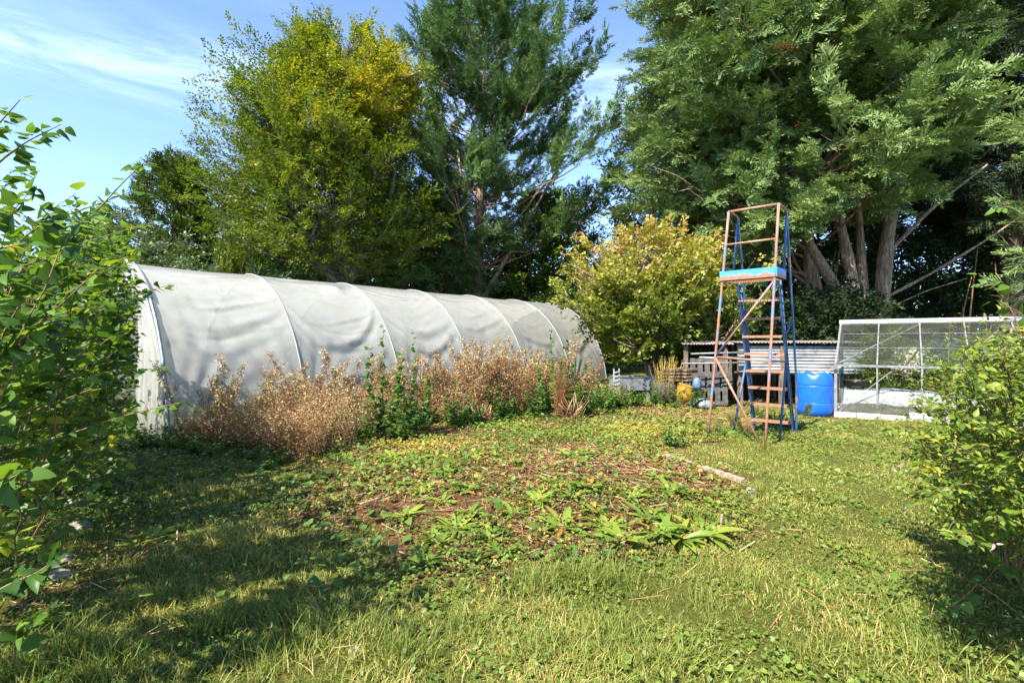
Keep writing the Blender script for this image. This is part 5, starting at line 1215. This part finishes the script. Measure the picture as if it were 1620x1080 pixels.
    # bleached bundle of old stalks and a yellow broom by the maple
    for k, (px, py, lab, h) in enumerate(((765, 672, 'bleached bundle of cut stalks lying at the front of the thicket', .35), (905, 668, 'grey heap of dead stems at the right end of the thicket', .5))):
        x, y = gp(px, py); rt = MB()
        for q in range(46):
            az = r.uniform(0, 6.28); L = r.uniform(.15, .45); a = np.array([x + r.normal(0, .08), y + r.normal(0, .08), .02 + r.uniform(0, .1)]); e = a + np.array([math.cos(az) * L * .7, math.sin(az) * L * .5, r.uniform(.02, h)]); rt.tube(np.array([a, (a + e) / 2 + [0, 0, .03], e]), r.uniform(.003, .008), 4, r.random())
        tag(rt.build('stalk_bundle', M['straw'], None, True, (x, y, 0)), lab, 'stalk bundle')
    c = (4.0, 13.2, 0); rt = thing('broom_shrub', 'upright yellow-green twiggy shrub between the maple trunk and the yellow tub', 'shrub', c); w = MB(); lf = MB()
    for q in range(110):
        a = np.array([c[0] + r.normal(0, .10), c[1] + r.normal(0, .08), 0]); e = a + np.array([r.normal(0, .16), r.normal(0, .1), r.uniform(.7, 1.25)]); w.tube(np.array([a, (a + e) / 2 + r.normal(0, .02, 3), e]), [.007, .005, .002], 4, r.random())
        mm = 8; P = a + (e - a) * U(.3, 1, mm)[:, None] + jit(mm, .02); lf.inst(T_rhomb(1, .4), P, frames(jit(mm, .6) + [0, 0, 1], jit(mm, 1)), U(.02, .045, mm), U(0, 1, mm))
    w.build('stem', M['gold2'], rt, True, c); lf.build('foliage', M['maple'], rt, False, c)
M['gold2'] = solid_mat('yellow_twigs', [(0, (.20, .14, .03)), (1, (.42, .32, .07))], 9, .8)
thicket()

# ------------------------------------------------------------------ docks and other rosettes
def docks():
    protos = []
    T = [T_leaf(1, .26, 6, .12, .35, 'lance', .006), T_leaf(1, .30, 6, .06, .55, 'lance', -.006)]
    for k in range(4):
        m = int(rng.integers(14, 22)); az = np.arange(m) * 2.4 + U(-.3, .3, m); el = U(.15, 1.0, m); D = np.stack([np.cos(az), np.sin(az), el], 1)
        mb = MB(); P = np.stack([np.cos(az) * .03, np.sin(az) * .03, np.full(m, .01)], 1); R = frames(D, np.tile([0, 0, 1.], (m, 1)) + jit(m, .2)); S = U(.14, .30, m); tt = U(0, .9, m); tt[:1] = .97
        for q in range(2): mb.inst(T[q], P[q::2], R[q::2], S[q::2], tt[q::2])
        o = mb.build('dock_plant', M['dock']); tag(o, 'broad leaved dock rosette at the edge of the dry straw patch', 'dock', 'dock rosettes around the straw patch'); protos.append([o, False])
    spots = [(560, 745, .9), (655, 750, 1.0), (690, 745, .8), (745, 745, .9), (780, 740, .8), (815, 760, .8), (870, 790, .9), (850, 815, 1.0), (890, 850, 1.0), (1120, 835, 1.1), (1135, 815, .9), (1045, 862, 1.0), (735, 800, 1.0), (700, 770, .8), (640, 830, .9), (960, 745, .8), (1000, 735, .8), (880, 690, .9), (930, 690, .8), (760, 705, .9), (620, 742, 1.2), (545, 735, .9), (720, 852, 1.2), (690, 868, 1), (665, 795, 1), (640, 780, .8), (930, 800, 1.1), (960, 850, 1.2), (1000, 812, 1.1), (985, 868, 1.1), (1025, 840, 1.1), (1060, 800, 1.2), (1095, 830, 1.3), (1110, 860, 1.3), (1075, 868, 1.1), (905, 752, 1.0), (925, 742, .9), (700, 815, .9), (745, 830, 1), (775, 868, 1), (812, 832, .8), (850, 700, 1.1), (1040, 780, 1), (1085, 775, 1), (670, 900, .9), (790, 890, .8), (830, 665, 1.0), (800, 672, 1), (730, 668, .9), (1000, 655, .9), (215, 860, .7), (245, 850, .7), (940, 830, 1), (905, 812, .8)]
    for px, py, s in spots:
        x, y = gp(px, py); e = protos[int(rng.integers(4))]
        if e[1]: o = e[0].copy(); COL.objects.link(o)
        else: o = e[0]; e[1] = True
        o.location = (x, y, gzf(x, y) - .005); o.rotation_euler = (U(-.1, .1), U(-.1, .1), U(0, 6.28)); q = s * U(.6, .92); o.scale = (q, q, q)
docks()

# ------------------------------------------------------------------ grass, ground ivy, litter
def scatter(n, xr, yr): return U(xr[0], xr[1], n), U(yr[0], yr[1], n)
def fan(n, y0, y1, wid=1.25):
    y = np.sqrt(U(y0 ** 2, y1 ** 2, n)); x = y * U(-wid, wid, n); return x, y
def blades(mb, x, y, h, w, tint, lean=.6):
    n = len(x); z = gz(x, y) - .004; az = U(0, 6.28, n); ln = np.abs(rng.normal(0, lean, n)) + .1; d = np.stack([np.cos(az), np.sin(az)], 1); s = np.stack([-np.sin(az), np.cos(az)], 1)
    tw = U(-.8, .8, n); s = s * np.cos(tw)[:, None] + d * np.sin(tw)[:, None]
    V = np.zeros((n, 7, 3))
    for k, (t, ww) in enumerate(((0, 1.), (.4, .85), (.75, .5), (1.0, 0))):
        hor = h * ln * t ** 1.7; up = h * t * (1 - .22 * np.minimum(ln, 2) * t); c = np.stack([x + d[:, 0] * hor, y + d[:, 1] * hor, z + np.maximum(up, .003)], 1)
        if k < 3:
            off = np.concatenate([s * (w * ww / 2)[:, None], np.zeros((n, 1))], 1); V[:, 2 * k] = c - off; V[:, 2 * k + 1] = c + off
        else: V[:, 6] = c
    b = (np.arange(n) * 7)[:, None, None]
    q = np.array([[0, 1, 3, 2], [2, 3, 5, 4]])[None] + b; t3 = np.array([[4, 5, 6]])[None] + b
    mb.add(V.reshape(-1, 3), [q.reshape(-1, 4), t3.reshape(-1, 3)], np.repeat(tint, 7))
def dens_grass(x, y):
    bm = bedmask(x, y); px, py = photo_px(x, y)
    d = (1 - .93 * bm) * (1 - .55 * bare(x, y)); d = d * (.45 + .75 * vnoise(x, y, 1.1, 51)) * (.12 + 1.35 * vnoise(x, y, 4.5, 52))
    lx = np.clip((330 - px) / 200, 0, 1) * np.clip((900 - py) / 120, 0, 1); d = d * (1 - .8 * lx)
    return np.clip(d, 0, 1)
def make_grass():
    mb = MB()
    for n, y0, y1, wid, hh, ww in ((135000, 1.9, 4.3, 1.3, (.015, .075), .0046), (165000, 4.2, 7.4, 1.25, (.015, .065), .0062), (180000, 7.3, 12.5, 1.15, (.02, .065), .010), (60000, 12.5, 22, 1.1, (.04, .12), .018)):
        x, y = fan(n, y0, y1, wid); k = rng.random(n) < dens_grass(x, y); x = x[k]; y = y[k]; m = len(x)
        px, py = photo_px(x, y); clump = vnoise(x, y, 2.2, 61); lush = vnoise(x, y, .8, 62); dry = vnoise(x, y, 1.4, 63)
        h = U(hh[0], hh[1], m) * (.45 + 1.1 * clump ** 1.5 + .7 * np.clip(vnoise(x, y, 6.5, 65) - .55, 0, 1) * 2)
        h = h * np.where((px < 700) & (py > 850), 1.2, 1) * np.where(px > 1080, .72, 1)
        t = .10 + .42 * rng.random(m) + .55 * (dry - .4) + .25 * (vnoise(x, y, 5.5, 64) - .5) + np.clip((px - 500) / 700, 0, 1) * .20 - .12 * (lush - .5)
        dead = rng.random(m) < (.09 + .32 * np.clip(dry - .55, 0, 1) / .45 + .25 * blob(x, y, 1340, 985, .35, .3) + .15 * blob(x, y, 1350, 990, .8, .5)); t = np.where(dead, U(.8, 1, m), np.clip(t, 0, .86))
        blades(mb, x, y, h, ww * U(.5, 1.5, m), t, .95)
    # short undergrowth between the blades
    for n, y0, y1, ww in ((130000, 1.9, 4.6, .004), (130000, 4.5, 8.5, .007), (60000, 8.4, 12.5, .011)):
        x, y = fan(n, y0, y1, 1.2); k = rng.random(n) < (1 - .9 * bedmask(x, y)) * (1 - .6 * bare(x, y)); x = x[k]; y = y[k]; m = len(x); px, py = photo_px(x, y)
        t = np.clip(.12 + .5 * rng.random(m) + .4 * (vnoise(x, y, 3.1, 66) - .45), 0, 1); blades(mb, x, y, U(.008, .03, m), ww * U(.5, 1.4, m), t, 1.3)
    # coarse tufts
    tufts = [(900, 930, .20, 260), (840, 935, .17, 220), (960, 935, .18, 200), (1110, 842, .17, 200), (270, 745, .16, 260), (300, 760, .14, 220), (250, 770, .14, 200), (340, 1000, .17, 240), (420, 985, .13, 160), (60, 1060, .24, 240), (120, 1040, .22, 220), (180, 1065, .2, 220), (520, 1000, .16, 200), (590, 1020, .15, 200), (640, 1050, .17, 200), (740, 1000, .13, 180), (1180, 930, .12, 160), (1450, 1010, .15, 160), (1480, 1055, .16, 180), (1240, 770, .12, 160), (1195, 790, .14, 160), (1330, 800, .09, 120), (380, 795, .13, 200), (1120, 960, .11, 150), (850, 1040, .14, 200), (980, 1010, .12, 180), (1060, 1060, .13, 200), (450, 1050, .16, 220), (1290, 1050, .12, 150), (1390, 960, .1, 120), (1165, 705, .16, 140), (1215, 715, .14, 140), (1250, 695, .15, 120), (1130, 695, .16, 120)]
    for px, py, h, n in tufts:
        cx, cy = gp(px, py); x = cx + rng.normal(0, .09, n); y = cy + rng.normal(0, .07, n); blades(mb, x, y, U(.5, 1.15, n) * h, U(.003, .0065, n), np.clip(rng.normal(.42 if px > 700 else .3, .16, n), 0, .95), .75)
    print('grass verts', sum(len(v) for v in mb.V))
    tag(mb.build('grass', M['grass']), 'sunlit rough lawn grass with longer tufts and dry blades', 'grass', kind='stuff')
make_grass()
def make_cover():
    mb = MB(); T = [T_leaf(1, 1.0, 2, .12, .12, 'round'), T_leaf(1, .8, 2, .15, .25, 'heart'), T_leaf(1, .5, 2, .15, .3)]
    for n, y0, y1, sz in ((46000, 2.2, 5.0, (.014, .034)), (60000, 4.8, 9.0, (.022, .052)), (52000, 8.5, 14.5, (.035, .075))):
        x, y = fan(n, y0, y1, 1.15); bm = bedmask(x, y); px, py = photo_px(x, y); pt = vnoise(x, y, 1.3, 71) * .6 + vnoise(x, y, 3.7, 72) * .4
        d = bm * np.clip((pt - .24) * 3.4, 0, 1) * (1 - .62 * bare(x, y)) * .95
        d += .9 * blob(x, y, 1000, 685, 1.6, 1.6) * bm * (pt > .3) + .7 * blob(x, y, 650, 720, .8, .9) * (pt > .3)
        left = np.clip((470 - px) / 120, 0, 1) * np.clip((860 - py) / 60, 0, 1) + .8 * np.clip((230 - px) / 100, 0, 1); d += .85 * left * np.clip((pt - .2) * 3, 0, 1)
        d += .20 * (pt > .5) * (1 - bm) + .45 * (1 - bm) * (vnoise(x, y, 1.9, 73) > .60)
        k = rng.random(n) < np.clip(d, 0, 1); x = x[k]; y = y[k]; px = px[k]; py = py[k]; pt = pt[k]; bm = bm[k]; m = len(x)
        h = (.012 + .10 * rng.random(m) ** 1.6 * (.4 + .9 * pt)) * np.where(bm > .4, 1, .6); z = gz(x, y) + h
        t = np.clip(.22 + .25 * rng.random(m) + .25 * (vnoise(x, y, .9, 74) - .4), 0, 1)
        t = t + .25 * blob(x, y, 1000, 690, 1.7, 1.7) + .38 * blob(x, y, 650, 722, .6, .6) * rng.random(m) * 1.5 + .10 * np.clip((px - 600) / 500, 0, 1)
        t = np.where(px < 470, t * .65, t); t = np.where(rng.random(m) < .05 * (bm > .3) + .22 * blob(x, y, 650, 720, .8, .8) + .12 * (bare(x, y) > .3), U(.8, 1, m), np.clip(t, 0, .85))
        D = np.stack([rng.normal(size=m), rng.normal(size=m), U(-.35, .3, m)], 1); R = frames(D, np.tile([-.1, -.15, 1.], (m, 1)) + jit(m, .35)); S = U(sz[0], sz[1], m) * (.8 + .5 * pt); idx = rng.choice(3, m, p=[.4, .4, .2])
        for q in range(3): mb.inst(T[q], np.stack([x, y, z], 1)[idx == q], R[idx == q], S[idx == q], t[idx == q])
    print('cover verts', sum(len(v) for v in mb.V))
    tag(mb.build('ground_ivy', M['cover']), 'low leafy ground cover of ivy and creeping weeds around the straw patch', 'ground cover', kind='stuff')
    # broad heart leaves trailing over the grass on the left
    mb = MB(); T = [T_leaf(1, .9, 5, .06, .12, 'heart'), T_leaf(1, .85, 5, .12, .2, 'heart')]
    pts = []
    for px, py, n, s in ((600, 830, 22, 50), (560, 855, 14, 50), (500, 910, 5, 25), (560, 780, 16, 60), (620, 750, 10, 40), (370, 970, 2, 12), (480, 935, 5, 30), (490, 970, 4, 20), (225, 970, 2, 12), (640, 905, 8, 40), (680, 790, 10, 30), (780, 850, 12, 40), (760, 790, 14, 50), (450, 780, 14, 50), (540, 770, 16, 60), (880, 900, 8, 40), (930, 905, 8, 30), (40, 935, 10, 30), (180, 770, 20, 60), (90, 800, 20, 60), (300, 720, 24, 60), (390, 725, 20, 50)):
        for k in range(n): pts.append(gp(px + rng.normal(0, s), max(655, py + rng.normal(0, s * .35))))
    pts = np.array(pts); m = len(pts); z = gz(pts[:, 0], pts[:, 1]) + U(.03, .13, m); D = np.stack([rng.normal(size=m), rng.normal(size=m), U(-.3, .2, m)], 1); R = frames(D, np.tile([-.1, -.2, 1.], (m, 1)) + jit(m, .25)); S = U(.05, .105, m)
    P = np.stack([pts[:, 0], pts[:, 1], z], 1); t = np.clip(rng.normal(.3, .12, m), 0, .6)
    for q in range(2): mb.inst(T[q], P[q::2], R[q::2], S[q::2], t[q::2])
    for p, d in zip(P, D): mb.tube(np.array([[p[0] - d[0] * .02, p[1] - d[1] * .02, gzf(p[0], p[1]) - .01], [p[0], p[1], p[2]]]), .0018, 3, .3, cap=False)
    tag(mb.build('bindweed_leaves', M['cover']), 'broad heart shaped bindweed leaves trailing over grass and straw', 'bindweed', kind='stuff')
make_cover()
def make_straw():
    mb = MB(); n = 80000; x, y = fan(n, 2.3, 13.5, 1.0); bm = bedmask(x, y); px, py = photo_px(x, y); d = .95 * bare(x, y) + .10 * bm * (vnoise(x, y, 2.6, 91) > .45) + .02 + .3 * np.clip(vnoise(x, y, 2.1, 93) - .62, 0, 1) / .38 * (px < 900)
    k = rng.random(n) < d; x = x[k]; y = y[k]; m = len(x); z = gz(x, y) + .006 + .03 * rng.random(m) ** 2
    az = U(0, PI, m); D = np.stack([np.cos(az), np.sin(az), rng.normal(0, .14, m)], 1); S = np.stack([U(.003, .008, m) * (.6 + y / 9), U(.04, .22, m), np.ones(m)], 1)
    R = frames(D, np.tile([0, 0, 1.], (m, 1)) + jit(m, .4)); V = np.array([[-.5, -.5, 0], [.5, -.5, 0], [.5, 0, .0], [.5, .5, 0], [-.5, .5, 0], [-.5, 0, .0]])
    mb.inst((V, [np.array([[0, 1, 2, 5], [5, 2, 3, 4]])]), np.stack([x, y, z], 1), R, S, np.clip(rng.random(m) ** 1.5 * .9, 0, 1))
    tag(mb.build('straw', M['straw']), 'dry brown straw and dead stems littering the bare patch', 'straw', kind='stuff')
    # single sticks and stones
    pale = solid_mat('bleached_wood', [(0, (.16, .12, .08)), (1, (.36, .30, .22))], 25, .85, stretch=(1, 1, 1), bump=.4)
    for px0, py0, px1, py1, r, lab in ((516, 836, 552, 831, .011, 'pale stick in two lengths left of the straw, the longer one'), (512, 838, 530, 850, .009, 'short pale stick angled across the longer pale stick'), (874, 832, 860, 868, .010, 'long bleached stick lying in the middle of the straw'), (868, 876, 888, 884, .011, 'short thick stick below the bleached stick in the straw'), (1140, 856, 1139, 838, .012, 'small pale stake upright in the grass right of the docks'), (570, 812, 600, 804, .013, 'broken branch piece on the pale straw at the left of the bed'), (832, 806, 880, 810, .006, 'thin straight stem crossing the straw patch')):
        a = np.array([*gp(px0, py0), 0]); b = np.array([*gp(px1, py1), 0])
        if 'upright' in lab: b = a + np.array([.01, .0, .13])
        a[2] += gzf(a[0], a[1]) + .03; b[2] += gzf(b[0], b[1]) + .03
        m = MB(); p = smooth_path([a, (a + b) / 2 + rng.normal(0, .006, 3), b], 8); m.tube(p, np.linspace(r, r * .6, 8) * U(.85, 1.15, 8), 7); tag(m.build('stick', pale, None, True, tuple(a)), lab, 'stick')
    for px0, py0, px1, py1, w, lab in ((1052, 736, 1092, 750, .07, 'pale timber edging piece at the back of the straw patch'), (1108, 757, 1176, 777, .06, 'longer pale timber edging piece beside the mown grass')):
        a = np.array([*gp(px0, py0), 0]); b = np.array([*gp(px1, py1), 0]); a[2] = gzf(a[0], a[1]) + .02; b[2] = gzf(b[0], b[1]) + .02; m = MB(); m.bar(a, b, w, .06); o = m.build('edging_board', pale, None, False, tuple(a)); tag(o, lab, 'edging board')
        bv = o.modifiers.new('soft', 'BEVEL'); bv.width = .008; bv.segments = 2
    stone = solid_mat('pale_stone', [(0, (.12, .10, .08)), (.5, (.24, .20, .155)), (1, (.34, .29, .23))], 14, .9, bump=.8)
    def rock(px, py, r, lab, nm='stone', mat=stone):
        x, y = gp(px, py); th, ph = np.meshgrid(np.linspace(0, 2 * PI, 25), np.linspace(0, PI, 13), indexing='ij'); n3 = np.stack([np.cos(th) * np.sin(ph), np.sin(th) * np.sin(ph), np.cos(ph)], -1)
        q = 1 + .35 * (vnoise(n3[..., 0] * 2 + px, n3[..., 1] * 2 + n3[..., 2] * 1.7, 1, 3) - .5) + .2 * (vnoise(n3[..., 0] * 5 + px, n3[..., 1] * 5 + n3[..., 2] * 4, 1, 4) - .5)
        q[-1] = q[0]
        m = MB(); m.grid(np.array([x, y, gzf(x, y) + r[2] * .3]) + n3 * q[..., None] * np.array(r)); tag(m.build(nm, mat, None, True, (x, y, 0)), lab, 'stone')
    rock(1188, 792, (.05, .04, .045), 'pale stone at the end of the timber edging'); rock(562, 1042, (.035, .025, .022), 'small brown stone in the front grass'); rock(735, 962, (.016, .013, .012), 'tiny white pebble in the grass before the docks')
    rock(118, 800, (.12, .07, .06), 'uppermost pale rubble stone at the left under the bush'); rock(125, 838, (.11, .055, .05), 'middle flat rubble stone above the dark hollow'); rock(95, 918, (.10, .05, .05), 'lowest rubble stone below the dark hollow'); rock(100, 890, (.07, .05, .04), 'grey rubble stone just left of the dark hollow')
make_straw()

# ------------------------------------------------------------------ sky, sun, camera
SUN_AZ = np.array([-.64, -.77]); SUN_EL = math.radians(49)
def lights():
    w = bpy.data.worlds.new('World'); scene.world = w; w.use_nodes = True; nt = w.node_tree; nt.nodes.clear()
    out = nt.nodes.new('ShaderNodeOutputWorld'); bg = nt.nodes.new('ShaderNodeBackground'); sky = nt.nodes.new('ShaderNodeTexSky')
    sky.sky_type = 'NISHITA'; sky.sun_disc = False; sky.sun_elevation = SUN_EL; sky.sun_rotation = math.atan2(SUN_AZ[0], SUN_AZ[1]); sky.air_density = .85; sky.dust_density = .0; sky.ozone_density = 2.6; sky.altitude = 1800
    # thin cloud: noise on the sky direction, stretched level
    tc = nt.nodes.new('ShaderNodeTexCoord'); mp = nt.nodes.new('ShaderNodeMapping'); mp.inputs['Scale'].default_value = (1.0, 1.0, 4.2); mp.inputs['Location'].default_value = CLOUD_OFF
    nt.links.new(tc.outputs['Generated'], mp.inputs[0])
    f = noise(nt, 2.1, 8, .62, mp.outputs[0], .25)
    mr = nd(nt, 'ShaderNodeMapRange', interpolation_type='SMOOTHSTEP'); nt.links.new(f, mr.inputs[0]); mr.inputs[1].default_value = .48; mr.inputs[2].default_value = .78; mr.inputs[4].default_value = .6
    # a long streak of cirrus low in the west
    mx = nd(nt, 'ShaderNodeMix', data_type='RGBA'); nt.links.new(mr.outputs[0], mx.inputs[0]); nt.links.new(sky.outputs[0], mx.inputs[6]); mx.inputs[7].default_value = (5.6, 6.6, 8.0, 1)
    xyz = nd(nt, 'ShaderNodeSeparateXYZ'); nt.links.new(tc.outputs['Generated'], xyz.inputs[0])
    def mth(op, a, b=None):
        n = nd(nt, 'ShaderNodeMath', operation=op)
        for i, v in enumerate((a, b)):
            if v is None: continue
            if isinstance(v, (int, float)): n.inputs[i].default_value = v
            else: nt.links.new(v, n.inputs[i])
        return n.outputs[0]
    tilt = mth('ADD', xyz.outputs[2], mth('MULTIPLY', xyz.outputs[0], -.05))
    dz = mth('DIVIDE', mth('SUBTRACT', tilt, .425), .045); bandf = mth('POWER', 2.718, mth('MULTIPLY', mth('MULTIPLY', dz, dz), -1.0))
    mp2 = nt.nodes.new('ShaderNodeMapping'); mp2.inputs['Scale'].default_value = (2.2, 2.2, 13.); nt.links.new(tc.outputs['Generated'], mp2.inputs[0])
    f2 = noise(nt, 1.8, 9, .65, mp2.outputs[0], .4)
    m2 = nd(nt, 'ShaderNodeMapRange', interpolation_type='SMOOTHSTEP'); nt.links.new(f2, m2.inputs[0]); m2.inputs[1].default_value = .32; m2.inputs[2].default_value = .85
    cir = mth('MULTIPLY', mth('MULTIPLY', bandf, m2.outputs[0]), .42)
    tot = mth('MAXIMUM', cir, mth('MULTIPLY', mr.outputs[0], .14)); nt.links.new(tot, mx.inputs[0])
    nt.links.new(mx.outputs[2], bg.inputs['Color']); bg.inputs['Strength'].default_value = SKY_STR; nt.links.new(bg.outputs[0], out.inputs[0])
    l = bpy.data.lights.new('sun', 'SUN'); l.energy = SUN_STR; l.angle = math.radians(.53); l.color = (1, .93, .82)
    o = bpy.data.objects.new('sun', l); COL.objects.link(o)
    from mathutils import Vector
    h = math.cos(SUN_EL); n = np.linalg.norm(SUN_AZ); v = Vector((-SUN_AZ[0] / n * h, -SUN_AZ[1] / n * h, -math.sin(SUN_EL))); o.rotation_euler = v.to_track_quat('-Z', 'Y').to_euler()
CLOUD_OFF = (0.3, 0.1, 0.2); SKY_STR = .15; SUN_STR = 5.0
lights()
cam = bpy.data.cameras.new('camera'); co = bpy.data.objects.new('camera', cam); COL.objects.link(co)
co.location = (0, 0, CAMZ); co.rotation_euler = (PI / 2, 0, 0); cam.sensor_width = 36; cam.lens = 18.0; cam.clip_end = 3000; cam.clip_start = .05
scene.camera = co
scene.view_settings.view_transform = 'Standard'; scene.view_settings.look = 'None'; scene.view_settings.gamma = 1; scene.view_settings.exposure = 1.62
scene.cycles.max_bounces = 6; scene.cycles.transparent_max_bounces = 10; scene.cycles.diffuse_bounces = 4; scene.cycles.glossy_bounces = 2; scene.cycles.transmission_bounces = 5
scene.cycles.caustics_reflective = False; scene.cycles.caustics_refractive = False
scene.cycles.use_denoising = True; scene.cycles.use_adaptive_sampling = True; scene.cycles.adaptive_threshold = .02
